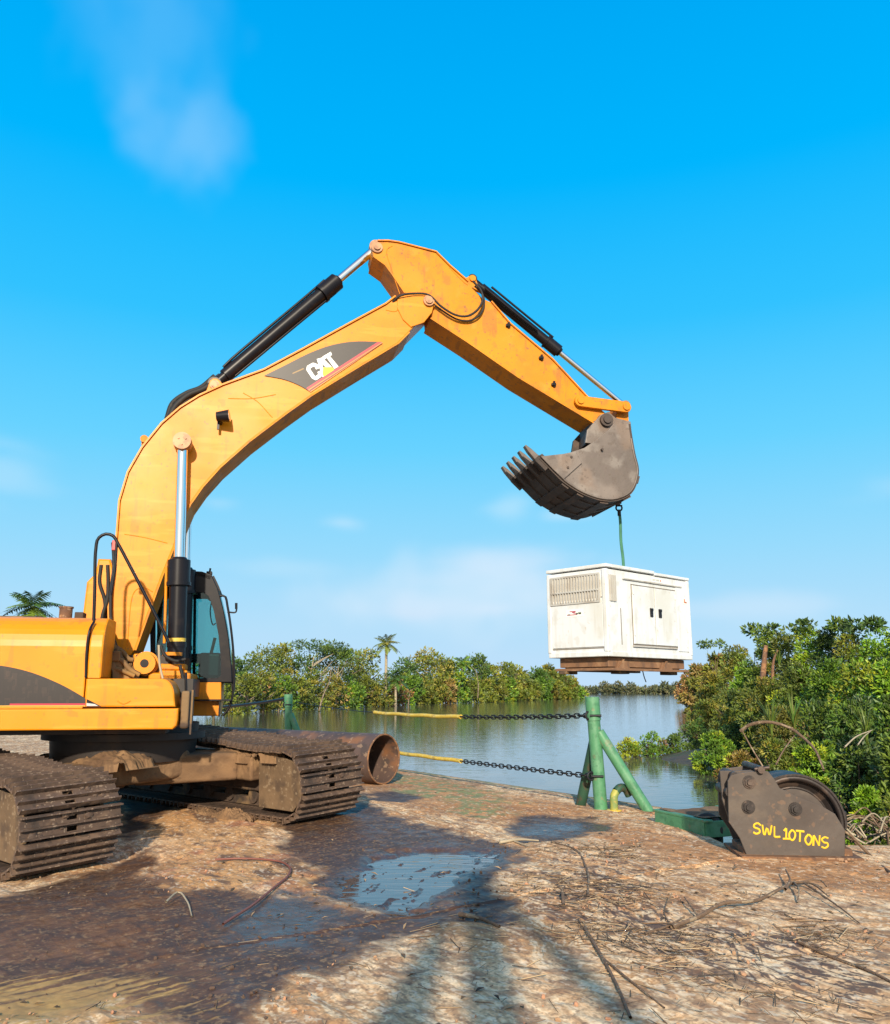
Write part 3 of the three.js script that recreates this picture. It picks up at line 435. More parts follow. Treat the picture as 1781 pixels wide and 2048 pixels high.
// --- bucket
{
  const B = group('bucket', EX), bw = .64;
  const wrapPx = [[1082, 914], [1109, 941], [1126, 958], [1150, 975], [1173, 987], [1205, 997], [1233, 997], [1259, 985], [1271, 963], [1274, 937], [1268, 912], [1262, 880], [1257, 848]];
  const wrap = smooth(Ls(wrapPx, bw), 3), lip = Ls([[1231, 843], [1216, 861], [1190, 882], [1169, 896], [1126, 910]], bw);
  obj('shell', strip(wrap, -bw, bw, -.035), M.bucketDark, B);
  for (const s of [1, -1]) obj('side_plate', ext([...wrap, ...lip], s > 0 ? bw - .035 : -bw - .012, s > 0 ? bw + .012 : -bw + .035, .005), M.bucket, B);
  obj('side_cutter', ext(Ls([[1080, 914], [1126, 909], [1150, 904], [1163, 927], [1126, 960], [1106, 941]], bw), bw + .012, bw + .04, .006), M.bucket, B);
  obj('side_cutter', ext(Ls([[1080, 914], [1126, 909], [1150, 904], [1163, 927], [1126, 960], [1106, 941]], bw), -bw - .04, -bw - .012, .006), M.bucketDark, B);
  for (const [px, py] of [[1143, 914], [1136, 935], [1205, 899]]) { const [x, y] = L(px, py, bw + .04); obj('bolt', cylZ(.018, bw, bw + .055, x, y, 8), M.bucketDark, B); }
  obj('edge_bead', tube(wrap.slice(4, -3).map((p) => V3(p[0], p[1], bw + .012)), .016, 6, 60), M.bucket, B);
  for (const k of [7, 11, 16, 21, 26]) { const p = wrap[k], q = wrap[k + 1]; obj('wear_strip', strip([[p[0], p[1]], [q[0] + (q[0] - p[0]) * .8, q[1] + (q[1] - p[1]) * .8]], -bw + .03, bw - .03, -.062).translate(0, 0, 0), M.bucketDark, B); }
  each('wear_strip', [-.35, 0, .35].map((z) => strip(wrap.slice(2, 22), z - .05, z + .05, -.05)), M.bucketDark, B);
  // lip and teeth
  const a = L(1082, 914, bw), d = L(1109, 941, bw), ux = a[0] - d[0], uy = a[1] - d[1], ul = Math.hypot(ux, uy), u = [ux / ul, uy / ul], tip = L(1054, 893, bw), base = L(1088, 928, bw);
  obj('lip', ext([[d[0], d[1]], [a[0] + u[0] * .03, a[1] + u[1] * .03], [a[0] + u[0] * .02 - u[1] * -.05, a[1] + u[1] * .02 + u[0] * -.05], [d[0] + u[1] * .06, d[1] - u[0] * .06]].reverse(), -bw - .01, bw + .01, .006), M.bucketDark, B);
  for (let i = 0; i < 5; i++) {
    const z = mix(bw - .05, -bw + .05, i / 4), dx = tip[0] - base[0], dy = tip[1] - base[1], l = Math.hypot(dx, dy), ex = dx / l, ey = dy / l, nx = -ey, ny = ex;
    const P = (k, h) => [base[0] + ex * k * l + nx * h, base[1] + ey * k * l + ny * h];
    obj('tooth_adapter', ext([P(-.25, -.055), P(.3, -.055), P(.52, -.036), P(.52, .036), P(.3, .055), P(-.25, .05)], z - .042, z + .042, .008), M.bucketDark, B);
    obj('tooth', ext([P(.38, -.04), P(.8, -.03), P(1.08, -.012), P(1.08, .012), P(.8, .034), P(.38, .046)], z - .05, z + .05, .008), M.bucket, B);
  }
  // ears that carry the bucket under the stick
  const ear = Ls([[1199, 832], [1214, 826], [1228, 838], [1258, 846], [1262, 882], [1215, 885], [1196, 892], [1168, 888], [1172, 862]], .25);
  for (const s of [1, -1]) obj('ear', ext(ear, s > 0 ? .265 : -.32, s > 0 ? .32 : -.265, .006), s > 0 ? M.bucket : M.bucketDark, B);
  const [px, py] = L(1211, 842, .3); obj('bucket_pin', [cylZ(.1, .315, .37, px, py), cylZ(.06, .37, .4, px, py), cylZ(.06, -.37, .32, px, py), cylZ(.12, -.26, .26, px, py)], M.bucketDark, B);
  obj('back_plate', ext(Ls([[1172, 852], [1192, 852], [1196, 892], [1170, 890]], 0), -.26, .26, .01), M.bucketDark, B);
  const [hx, hy] = L(1236, 1001, 0); obj('lifting_eye', [ext([[hx - .06, hy + .05], [hx - .05, hy - .05], [hx, hy - .075], [hx + .05, hy - .05], [hx + .06, hy + .05]], -.025, .025, .004)], M.bucketDark, B);
}
// --- upper structure
const HZ = 1.5;
{
  const yT = L(90, 1235, 1.15)[1], yS = L(90, 1292, HZ)[1], yP = L(90, 1417, HZ)[1], yB = L(90, 1461, HZ)[1], y7 = L(200, 1357, HZ)[1], xH = L(172, 1357, HZ)[0], xF = L(352, 1400, HZ)[0], xC = L(207, 1300, HZ)[0];
  // cross sections in z, y run along x
  const prof = (z0) => { const p = [[z0, yP], [HZ, yP], [HZ, yS]]; for (let i = 1; i <= 8; i++) { const a = i / 8 * Math.PI / 2; p.push([HZ - .34 * (1 - Math.cos(a)), yS + (yT - yS) * Math.sin(a)]); } p.push([z0, yT]); return p; };
  const run = (pts, x0, x1, b = .01) => ext(pts, 0, x1 - x0, b).rotateY(Math.PI / 2).scale(1, 1, -1).translate(x0, 0, 0);   // shape (z, y) swept along x
  const sweep = (pts, x0, x1, b = .01) => { const g = ext(pts, x0, x1, b), m = new THREE.Matrix4().set(0, 0, 1, 0, 0, 1, 0, 0, 1, 0, 0, 0, 0, 0, 0, 1); g.applyMatrix4(m); const f = flat(g), q = f.attributes.position, n = f.attributes.normal; for (let i = 0; i < q.count; i += 3) for (const at of [q, n]) { const t = [at.getX(i + 1), at.getY(i + 1), at.getZ(i + 1)]; at.setXYZ(i + 1, at.getX(i + 2), at.getY(i + 2), at.getZ(i + 2)); at.setXYZ(i + 2, ...t); } return f; };
  const hood = obj('engine_hood', sweep(prof(.45), -2.55, xH - .006), M.yellow, EX);
  obj('counterweight', sweep([[-1.45, yB], [1.45, yB], [1.5, yB + .1], [1.5, yS], [1.3, yT - .1], [-1.3, yT - .1], [-1.5, yS], [-1.5, yB + .1]], -3.25, -2.556, .06), M.yellow, EX);
  obj('hood_panel', sweep([[-1.49, yP], [.445, yP], [.445, yT - .03], [-1.3, yT - .03], [-1.49, yS]], -2.55, -.42), M.yellow, EX);
  // front column of the hood
  const col = prof(.75).map((p) => [p[0], Math.max(p[1], y7 + .006)]);
  obj('hood_column', sweep(col, xH + .004, xC, .02), M.yellow, EX);
  // lower box and side skirt
  const rf = []; const xb0 = xH + .004, R = .16; rf.push([xb0, yP + .012], [xF, yP + .012]); for (let i = 0; i <= 8; i++) { const a = i / 8 * Math.PI / 2; rf.push([xF - R + R * Math.cos(a) * .9, y7 - R * 1.3 + R * 1.3 * Math.sin(a)]); } rf.push([xb0, y7]);
  obj('storage_box', ext(rf, .72, HZ, .018), M.yellow, EX);
  { const [hx, hy] = L(248, 1405, HZ); obj('latch', tube([V3(hx - .07, hy + .02, HZ + .002), V3(hx, hy - .015, HZ + .004), V3(hx + .07, hy + .02, HZ + .002)], .006, 5), M.yellowWorn, EX); }
  const xE = L(356, 1440, HZ)[0];
  obj('side_skirt', ext([[-2.55, yB], [xE - .05, yB], [xE - .01, yB + .04], [xE, yB + .1], [xE, yP - .004], [-2.55, yP - .004]], 1.2, HZ + .004, .018), M.yellow, EX);
  obj('front_step', [bx(.10, .42, .7, xE + .06, yP - .02, 1.05, .03), bx(.02, .5, .02, xE + .13, yP - .05, 1.32)], M.darkFrame, EX);
  // frame
  obj('swing_frame', [bx(3.6, .24, 2.6, -1.2, yB + .06, -.1), bx(1.0, .16, 2.3, .0, y7 - .25, -.1), bx(.9, .5, .12, .25, y7 + .05, .42), bx(.9, .5, .12, .25, y7 + .05, -.42), bx(1.5, .22, 1.2, .1, y7 - .1, .2)], M.grime, EX);
  obj('slew_ring', [rod(V3(0, .72, 0), V3(0, yB + .03, 0), .86, .9, 48), rod(V3(0, .98, 0), V3(0, 1.06, 0), .98, .98, 48)], M.grime, EX);
  // printed swoosh on the hood side
  { const P = Ls(smooth([[-120, 1322], [0, 1331], [60, 1344], [120, 1368], [160, 1390], [171, 1397]], 4).concat([[171, 1413], [-120, 1413]]), HZ + .012);
    const xs = P.map((p) => p[0]), ys = P.map((p) => p[1]), x0 = Math.min(...xs), x1 = Math.max(...xs), y0 = Math.min(...ys), y1 = Math.max(...ys), cv = document.createElement('canvas'); cv.width = 512; cv.height = 256; const g = cv.getContext('2d');
    g.fillStyle = '#1d1517'; g.fillRect(0, 0, 512, 256); g.fillStyle = '#b3203a'; g.fillRect(250, 238, 262, 10); g.fillStyle = '#d9a23a'; g.fillRect(0, 249, 512, 7); const q = rngOf(9); for (let i = 0; i < 260; i++) { g.fillStyle = `rgba(110,80,60,${.2 * q()})`; g.fillRect(q() * 512, q() * 256, 20 * q(), 40 * q()); }
    const tx = new THREE.CanvasTexture(cv); tx.colorSpace = THREE.SRGBColorSpace; const geo = flat(ext(P, HZ + .001, HZ + .006)); const pp = geo.attributes.position, uv = new Float32Array(pp.count * 2); for (let i = 0; i < pp.count; i++) { uv[2 * i] = (pp.getX(i) - x0) / (x1 - x0); uv[2 * i + 1] = (pp.getY(i) - y0) / (y1 - y0); } geo.setAttribute('uv', new THREE.BufferAttribute(uv, 2));
    obj('decal', geo, new THREE.MeshPhysicalMaterial({ map: tx, roughness: .35 }), hood, true);
    const P2 = Ls([[173.5, 1398], [186, 1404], [203, 1413], [173.5, 1413]], HZ + .012); obj('decal', ext(P2, HZ + .001, HZ + .006), M.black, EX); const P3 = Ls([[173.5, 1406], [190, 1408], [197, 1412], [173.5, 1412]], HZ + .012); obj('decal_tip', ext(P3, HZ + .006, HZ + .008), M.lens, EX);
  }
  // top of the hood: exhaust, rail blocks
  { const p = L3(131, 1238, .7); obj('exhaust_stub', [rod(V3(p.x, yT, .7), V3(p.x, yT + .16, .7), .075), rod(V3(p.x, yT + .15, .7), V3(p.x, yT + .17, .7), .085)], M.rust, EX); each('top_box', [bx(.1, .1, .2, p.x + .17, yT + .05, .7, .01), bx(.6, .05, .3, p.x - .55, yT + .02, .6, .01)], M.darkFrame, EX); }
  // housings behind the boom foot
  { const a = L(168, 1240, -.55), b = L(196, 1150, -.55), c = L(226, 1122, -.55); obj('rear_housing', ext([[a[0], yT - .3], [c[0] + .1, yT - .3], [c[0] + .1, b[1] - .05], [c[0], c[1]], [c[0] - .16, c[1]], [b[0], b[1]], [a[0] + .03, b[1] - .12]], -.95, -.36, .03), M.yellow, EX);
    obj('tank', bx(.7, 1.0, .7, -.62, y7 + .3, -.9, .03), M.yellow, EX);
    const H = (pts, z, r) => tube(pts.map(([x, y]) => L3(x, y, z)), r, 8, 30);
    each('hydraulic_hose', [H([[203, 1130], [200, 1165], [210, 1200], [212, 1240], [216, 1290]], .1, .024), H([[216, 1130], [217, 1165], [215, 1200], [205, 1235], [205, 1280]], .2, .024), H([[226, 1085], [228, 1130], [222, 1190], [224, 1260], [235, 1310]], .36, .02), H([[208, 1240], [222, 1262], [236, 1300], [262, 1318]], .45, .026), H([[217, 1240], [212, 1270], [228, 1308], [250, 1335]], .5, .024)], M.rubber, EX);
    obj('valve_block', [bx(.24, .12, .3, L(222, 1313, .75)[0], L(222, 1313, .75)[1], .72, .015), bx(.2, .26, .25, L(222, 1338, .75)[0], L(222, 1338, .75)[1], .7, .02)], M.yellowMud, EX);
    for (const [px, py, z, w, h, d, sd] of [[226, 1352, .74, .40, .52, .3, 31], [256, 1354, .66, .3, .22, .34, 32]]) { const m = L(px, py, z); obj('mud_lump', mound(w, h, d, sd).translate(m[0], m[1] - .02, z), M.yellowMud, EX); }
    each('hydraulic_hose', [H([[212, 1300], [226, 1316], [244, 1322], [262, 1340], [280, 1350]], .82, .03), H([[206, 1316], [222, 1334], [246, 1342], [270, 1352]], .86, .026), H([[232, 1296], [246, 1304], [258, 1318], [268, 1320]], .7, .028)], M.yellowMud, EX);
    const f = L(291, 1327, .62); const g = cylZ(.128, .5, .70, f[0], f[1], 32); obj('boom_foot_boss', [g, cylZ(.15, .5, .56, f[0], f[1], 32), bx(.1, .1, .1, f[0] - .1, f[1] + .07, .55, .02)], M.yellow, EX); obj('boom_foot_pin', cylZ(.05, .68, .708, f[0], f[1]), M.black, EX); obj('lock_bolt', cylZ(.02, .585, .61, f[0] - .1, f[1] + .09, 10), M.black, EX); each('boom_foot_bracket', [bx(.42, .3, .08, f[0], f[1] - .14, .45, .02), bx(.42, .3, .08, f[0], f[1] - .14, -.45, .02)], M.yellowMud, EX);
    const k = L(345, 1334, .6); obj('cylinder_bracket', [bx(.3, .075, .34, k[0] + .01, k[1], .47, .02), bx(.34, .2, .4, k[0] + .02, k[1] - .14, .45, .02), bx(.5, .3, 1.3, k[0] - .02, k[1] - .22, 0, .03)], M.yellowWorn, EX);
  }
  // hand rails
  { const z = 1.3, R = (pts, r) => tube(pts.map(([x, y, zz]) => L3(x, y, zz ?? z)), r, 8, 60);
    obj('handrail', R([[188, 1244], [190, 1180], [192, 1100], [197, 1077], [212, 1068], [227, 1072], [237, 1088], [262, 1135], [300, 1208], [330, 1268], [338, 1285]], .019), M.black, EX);
    obj('handrail', R([[234, 1085], [231, 1130], [226, 1165], [222, 1190]], .016), M.black, EX);
    obj('handrail', R([[318, 1290], [320, 1330], [326, 1357]], .014), M.palePole, EX);
    obj('grab_pole', R([[372, 1345, 1.2], [373, 1400, 1.2], [373, 1445, 1.2]], .016), M.black, EX);
    obj('hood_strip', R([[189, 1243, 1.42], [180, 1260, 1.5], [174, 1300, 1.512], [172, 1355, 1.512]], .014), M.black, EX);
    const [mx, my] = L(229, 1090, z); obj('red_reflector', bx(.06, .12, .04, mx, my, z - .03, .008), M.red, EX);
  }
  // small wheel ring of hose and yellow collar by the boom cylinder
  { const k = L3(345, 1308, .62); obj('hose_clamp', [rod(V3(k.x, k.y - .02, .6), V3(k.x, k.y + .02, .6), .12)], M.yellowWorn, EX); each('hydraulic_hose', [tube([[322, 1290], [330, 1310], [352, 1322], [372, 1318]].map(([x, y]) => L3(x, y, .75)), .02), tube([[360, 1330], [368, 1362], [376, 1400]].map(([x, y]) => L3(x, y, .75)), .02)], M.rubber, EX); }
}
// --- cab, on the far side
{
  const C = group('cab', EX), zn = -.52, zf = -1.42;
  const outPx = [[298, 1432], [298, 1165], [312, 1148], [380, 1142], [404, 1143], [424, 1150], [436, 1176], [447, 1216], [458, 1275], [464, 1335], [464, 1385], [456, 1414], [440, 1432]];
  const winPx = [[309, 1350], [309, 1190], [320, 1183], [408, 1183], [420, 1192], [430, 1222], [439, 1268], [444, 1320], [444, 1352], [436, 1358], [316, 1358]];
  const out = Ls(outPx, zn), win = Ls(winPx, zn), low = L(380, 1359, zn)[1];
  const frame = (z0, z1) => ext(out.filter((p) => 1).map((p) => [p[0], Math.max(p[1], low - .04)]), z0, z1, .012, [win.map((p) => [p[0], p[1]])]);
  obj('cab_side', frame(zn - .06, zn), M.black, C); obj('cab_side', frame(zf, zf + .06), M.black, C);
  obj('window_pane', ext(win, zn - .034, zn - .028), M.glass, C); obj('window_pane', ext(win, zf + .028, zf + .034), M.glass, C);
  each('window_bar', [rod(V3(...L(381, 1183, zn), zn - .03), V3(...L(379, 1357, zn), zn - .03), .022), rod(V3(...L(381, 1183, zn), zf + .03), V3(...L(379, 1357, zn), zf + .03), .022)], M.black, C);
  const roof = Ls([[298, 1165], [312, 1148], [380, 1142], [404, 1143], [424, 1150]], zn); obj('cab_roof', strip(roof, zf, zn, -.07), M.black, C);
  obj('roof_fitting', [bx(.08, .05, .12, L(417, 1143, zn)[0], L(417, 1143, zn)[1] + .01, -.8, .01), rod(V3(...L(417, 1143, zn), -.8), V3(...L(419, 1131, zn), -.8), .014)], M.black, C);
  const fr = smooth(Ls([[424, 1152], [436, 1178], [447, 1216], [458, 1275], [463, 1335], [463, 1380]], zn), 3);
  obj('windscreen', strip(fr, zf + .06, zn - .06, .012), M.glass, C);
  each('windscreen_bar', [strip(fr.slice(0, 5), zf + .05, zn - .05, .03), strip(fr.slice(-5), zf + .05, zn - .05, .03)], M.black, C);
  const base = Ls([[298, 1359], [443, 1359], [443, 1404], [437, 1432], [298, 1432]], zn); obj('cab_base', ext(base, zf + .01, zn - .004, .012), M.yellow, C);
  obj('cab_step', [bx(.7, .02, .16, L(410, 1400, zn)[0], L(410, 1400, zn)[1], zn + .07), bx(.02, .2, .14, L(440, 1418, zn)[0], L(440, 1418, zn)[1], zn + .05)], M.black, C);
  obj('rear_wall', bx(.05, out[1][1] - low, zn - zf - .14, out[0][0] + .05, (out[1][1] + low) / 2, (zn + zf) / 2), M.black, C);
  obj('seat', [bx(.5, .12, .5, L(392, 1335, -.95)[0], low + .3, -.95, .04), (() => { const g = bx(.13, .6, .48, 0, .3, 0, .05); g.rotateZ(.16); return g.translate(L(372, 1335, -.95)[0], low + .3, -.95); })(), bx(.12, .2, .28, L(366, 1262, -.95)[0], L(366, 1262, -.95)[1], -.95, .04)], M.black, C);
  each('control_console', [bx(.3, .34, .16, L(420, 1335, -.7)[0], low + .2, -.72, .04), bx(.3, .34, .16, L(420, 1335, -.7)[0], low + .2, -1.22, .04), rod(V3(L(420, 1320, -.7)[0], low + .3, -.72), V3(L(428, 1320, -.7)[0], low + .58, -.72), .022), bx(.16, .3, .3, L(436, 1330, -1)[0], low + .2, -1.1, .03)], M.black, C);
  const G = (pts, r, z = zn + .04) => tube(pts.map(([x, y]) => L3(x, y, z)), r, 8, 40);
  obj('grab_rail', G([[440, 1192], [450, 1192], [456, 1215], [464, 1270], [468, 1320], [468, 1370], [460, 1412], [446, 1432]], .016), M.black, C);
  obj('mirror_arm', [G([[455, 1224], [472, 1224], [473, 1208]], .011), G([[473, 1218], [473, 1206]], .018)], M.black, C);
  obj('wiper', G([[424, 1200], [421, 1225], [427, 1250], [432, 1246]], .008, zn - .02), M.black, C);
}
// --- undercarriage
{
  M.guard = mat({ seed: 35, size: 1.1, base: [.13, .082, .045], vary: .35, rough: .9, bump: .006, layers: [[[.22, .14, .075], 5, .48, .3, .6], [[.06, .038, .026], 8, .46, .3, .7], [[.3, .22, .14], 30, .64, .08, .5]] });
  const U = group('undercarriage', EX); U.rotation.order = 'YXZ'; U.position.set(0, 0, 0); U.rotation.y = -.725 - PHI; U.rotation.x = .045;
  { const d = V3(-4.116 - EX.position.x, 0, -11.046 - EX.position.z); U.position.set(d.dot(FW), .005, d.dot(SD)); }
  const TL = 5.0, TH = .95, SHW = .94, GA = 2.98, yb = .062, rF = .365, rR = .45, r = rF, straight = TL - rF - rR - .12, hx = straight / 2, topL = Math.hypot(straight, 2 * (rR - rF)), topA = -Math.atan2(2 * (rR - rF), straight);
  const per = straight + Math.PI * rR + topL + Math.PI * rF, N = 48, pitch = per / N;
  // the track runs back along the ground, round the sprocket, forward with a little slack, and down round the idler
  const at = (s) => { s = ((s % per) + per) % per; if (s < straight) return [hx - s, yb, Math.PI]; s -= straight; if (s < Math.PI * rR) { const a = s / rR; return [-hx - rR * Math.sin(a), yb + rR - rR * Math.cos(a), Math.PI - a]; } s -= Math.PI * rR; if (s < topL) { const k = s / topL, sag = -.03 * Math.abs(Math.sin(Math.PI * 3 * k)); return [-hx + straight * k, yb + 2 * mix(rR, rF, k) + sag, topA]; } s -= topL; const a = s / rF; return [hx + rF * Math.sin(a), yb + rF + rF * Math.cos(a), -a]; };
  const hw = SHW / 2, lp = pitch * .5 - .006, hole = (x) => [[x - .022, -.05], [x + .022, -.05], [x + .022, .05], [x - .022, .05]];
  // shoe: plate with two relief holes and three grousers; x along travel, y out, z across
  const plate = () => { const g = new THREE.ExtrudeGeometry(shp([[-lp, -hw], [lp, -hw], [lp, hw], [-lp, hw]], [hole(-.045), hole(.055)]), { depth: .018, bevelEnabled: false }); return g.rotateX(-Math.PI / 2); };
  const shoeGeo = [0, 1, 2].map((v) => { const r2 = rngOf(70 + v), g = [plate()]; for (const [gx, hh] of [[-lp + .012, .056], [.008, .046], [lp - .012, .042]]) { const k = ext([[-.012, 0], [.012, 0], [.007, hh], [-.006, hh]], -hw, hw).translate(gx, .018, 0); g.push(k); } for (let i = 0; i < 7; i++) { const q = new THREE.IcosahedronGeometry(.014 + .02 * r2(), 0); q.scale(1.3, .5, 1.6); g.push(q.translate((r2() - .5) * pitch * .8, .024, (r2() - .5) * SHW * .9)); } return mergeGeometries(g.map(uvm).map((q) => { q.computeVertexNormals(); return q; })); });
  const rg = rngOf(12), nearTrack = [];
  for (const s of [1, -1]) {
    const T = group('track', U); T.position.z = s > 0 ? 1.65 : -1.49;
    for (let i = 0; i < N; i++) { const [x, y, a] = at((i + .3) * pitch), o = new THREE.Mesh(shoeGeo[i % 3], M.track); o.name = 'track_shoe'; o.position.set(x, y, (rg() - .5) * .012); o.rotation.z = a; if (Math.abs(a) > 3) o.rotation.z = Math.PI; o.castShadow = o.receiveShadow = true; T.add(o); }
    const link = (z) => { const o = [], q = []; for (let i = 0; i < 96; i++) { const [x, y, a] = at(i / 96 * per), nx = -Math.sin(a), ny = Math.cos(a); o.push([x - nx * .012, y - ny * .012]); q.push([x - nx * .11, y - ny * .11]); } return ext(o, z - .03, z + .03, 0, [q]); };
    each('track_chain', [link(-.11), link(.11)], M.darkFrame, T);
    obj('track_frame', [bx(TL - 1.3, .36, .42, -.15, .44, 0, .03), bx(.5, .46, .5, TL / 2 - .85, .43, 0, .03), bx(TL - 1.9, .05, .5, -.1, .64, 0)], M.darkFrame, T);
    obj('idler', [cylZ(r - .1, -.09, .09, hx, yb + rF, 40), cylZ(r - .14, -.17, .17, hx, yb + rF, 32), cylZ(.1, -.24, .24, hx, yb + rF)], M.darkFrame, T);
    each('idler_guard', [1, -1].map((q) => ext([[hx - .55, .12], [hx + .1, .12], [hx + .24, .24], [hx + .27, .42], [hx + .22, .6], [hx + .08, .7], [hx - .3, .74], [hx - .55, .66]], q * .36 - .02, q * .36 + .02, .008)), M.guard, T);
    obj('sprocket', [cylZ(rR - .11, -.05, .05, -hx, yb + rR, 24), cylZ(.26, -.3, .3, -hx, yb + rR, 28)], M.darkFrame, T);
    for (let i = 0; i < 7; i++) obj('bottom_roller', cylZ(.09, -.17, .17, -straight / 2 + .55 + i * (straight - 1) / 6, .19, 20), M.darkFrame, T);
  }
  // car body: X frame and its load of dirt
  const leg = (x, s) => { const g = bx(.62, .34, 1.25, 0, 0, 0, .05); g.rotateY(Math.atan2(x, s * 1.2) * (1)); return g.translate(x * .62, TH * .62, s * .72); };
  obj('car_body', [bx(1.5, .34, 1.3, 0, TH * .68, 0, .08), leg(.85, 1), leg(-.85, 1), leg(.85, -1), leg(-.85, -1), bx(1.9, .3, .3, 0, TH * .6, 1.2, .04), bx(2.6, .3, .3, .1, TH * .6, -1.2, .04)], M.dirt, U);
  for (const [x, y, z, w, h, d, sd] of [[.55, TH * .62 + .16, .3, 1.0, .16, .7, 41], [.9, TH * .6 + .12, -1.18, .9, .15, .34, 42], [1.55, TH * .6 + .14, -1.2, .6, .16, .3, 45], [1.3, -.02, -.86, .7, .16, .34, 43], [.6, -.03, -.9, .6, .12, .3, 44]]) obj('dirt_heap', mound(w, h, d, sd).translate(x, y, z), M.dirt, U);
}

// ---------------------------------------------------------------- generator hanging from the bucket
const HOOK = (() => { const p = L(1238, 1005, 0); return EX.position.clone().addScaledVector(FW, p[0]).add(V3(0, p[1], 0)); })();
const GEN = tag(group('generator'), 'white box shaped generator set hanging in the air from the excavator bucket', 'generator');
{
  const GL = 2.11, GW2 = 1.036, GH2 = 1.23, y0 = 2.016, yaw = .818;
  GEN.position.set(HOOK.x - .038, y0, HOOK.z - .009);
  // local x along the long side (away from the camera), local z towards the short louvred face's left ... built so +z is the lit long side
  const U = V3(Math.sin(yaw), 0, -Math.cos(yaw)); GEN.rotation.y = Math.atan2(-U.z, U.x);
  const hl = GL / 2, hw = GW2 / 2;                                           // x from -hl (near corner end) to hl; z = +hw faces the camera's right
  obj('enclosure', [bx(GL - .03, GH2 - .08, GW2 - .03, 0, GH2 / 2 - .0, 0, .012), bx(GL, .07, GW2, 0, .035, 0, .01)], M.white, GEN);
  for (const [x, z] of [[-hl + .03, hw - .03], [-hl + .03, -hw + .03], [hl - .03, hw - .03], [hl - .03, -hw + .03]]) obj('corner_post', bx(.075, GH2 - .1, .075, x, GH2 / 2 + .01, z, .016), M.white, GEN);
  obj('roof', [bx(GL * .56, .05, GW2 + .03, -GL * .22 - .004, GH2 + .002, 0, .012), bx(GL * .44, .045, GW2 + .03, GL * .28 + .008, GH2 - .016, 0, .012)], M.white, GEN);
  // louvred grille on the short face (x = -hl)
  const xg = -hl + .012; { const w = .83, h = .36, cy = GH2 - .295, cz = -.02;
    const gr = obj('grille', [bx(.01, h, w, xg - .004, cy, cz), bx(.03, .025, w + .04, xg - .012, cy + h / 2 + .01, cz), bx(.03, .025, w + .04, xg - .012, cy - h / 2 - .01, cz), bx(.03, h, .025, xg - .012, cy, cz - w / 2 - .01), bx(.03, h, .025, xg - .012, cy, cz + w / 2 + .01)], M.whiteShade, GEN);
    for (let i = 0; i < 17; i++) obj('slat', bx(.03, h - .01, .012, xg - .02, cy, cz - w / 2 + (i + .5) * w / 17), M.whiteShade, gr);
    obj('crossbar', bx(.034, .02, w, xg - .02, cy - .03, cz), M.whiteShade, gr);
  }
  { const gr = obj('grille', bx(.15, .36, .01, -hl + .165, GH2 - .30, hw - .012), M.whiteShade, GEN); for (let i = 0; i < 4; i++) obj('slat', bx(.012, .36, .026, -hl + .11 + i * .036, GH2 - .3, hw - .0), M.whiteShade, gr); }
  M.gap = mat({ seed: 38, size: .5, res: 64, base: [.16, .13, .10], vary: .3, rough: .9 });
  // doors on the long face
  const zf = hw - .015;
  for (const [x0, x1] of [[-hl + .62, -hl + 1.16], [-hl + 1.18, -hl + 1.72]]) {
    const d = obj('door', bx(x1 - x0, .82, .022, (x0 + x1) / 2, GH2 / 2 - .02, zf + .006, .008), M.white, GEN);
    const hx = x0 < -hl + 1 ? x1 - .1 : x0 + .1; obj('handle', [bx(.065, .125, .02, hx, GH2 / 2 + .03, zf + .024, .006), bx(.05, .04, .03, hx, GH2 / 2 + .07, zf + .03, .006)], M.black, d);
    for (const yy of [.3, .88]) obj('hinge', rod(V3(x0 < -hl + 1 ? x0 + .01 : x1 - .01, yy, zf + .02), V3(x0 < -hl + 1 ? x0 + .01 : x1 - .01, yy + .07, zf + .02), .012), M.white, d);
  }
  obj('panel', [bx(.3, 1.0, .014, hl - .21, GH2 / 2, zf + .004, .005), bx(.36, 1.0, .014, -hl + .40, GH2 / 2 - .02, zf + .004, .005)].slice(0, 1), M.white, GEN);
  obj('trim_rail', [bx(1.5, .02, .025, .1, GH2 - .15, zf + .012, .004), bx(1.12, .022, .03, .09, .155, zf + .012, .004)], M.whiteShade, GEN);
  obj('panel', bx(.022, .66, .9, -hl + .01, .46, -.0, .008), M.white, GEN);
  for (const [w, h, x, y] of [[1.14, .012, -hl + 1.17, GH2 / 2 + .40], [1.14, .012, -hl + 1.17, GH2 / 2 - .44], [.012, .84, -hl + 1.17, GH2 / 2 - .02], [.012, .84, -hl + .61, GH2 / 2 - .02], [.012, .84, -hl + 1.73, GH2 / 2 - .02], [.012, 1.02, hl - .08, GH2 / 2], [.012, .5, -hl + .34, GH2 / 2 - .2]]) obj('panel_gap', bx(w, h, .004, x, y, zf + .0018), M.gap, GEN);
  for (const [w, h, z, y] of [[.012, .68, -.46, .46], [.012, .68, .46, .46], [.93, .012, 0, .8], [.93, .012, 0, .115]]) obj('panel_gap', bx(.004, h, w, -hl + .0125, y, z), M.gap, GEN);
  // printed names
  const sign = (name, w, h, draw, x, y, z, ry) => { const cv = document.createElement('canvas'); cv.width = 256; cv.height = Math.round(256 * h / w); const g = cv.getContext('2d'); g.fillStyle = '#f0f0ea'; g.fillRect(0, 0, 256, cv.height); draw(g, 256, cv.height); const t = new THREE.CanvasTexture(cv); t.colorSpace = THREE.SRGBColorSpace; const p = new THREE.BoxGeometry(w, h, .002); p.rotateY(ry); p.translate(x, y, z); obj(name, p, new THREE.MeshStandardMaterial({ map: t, roughness: .5 }), GEN, true); };
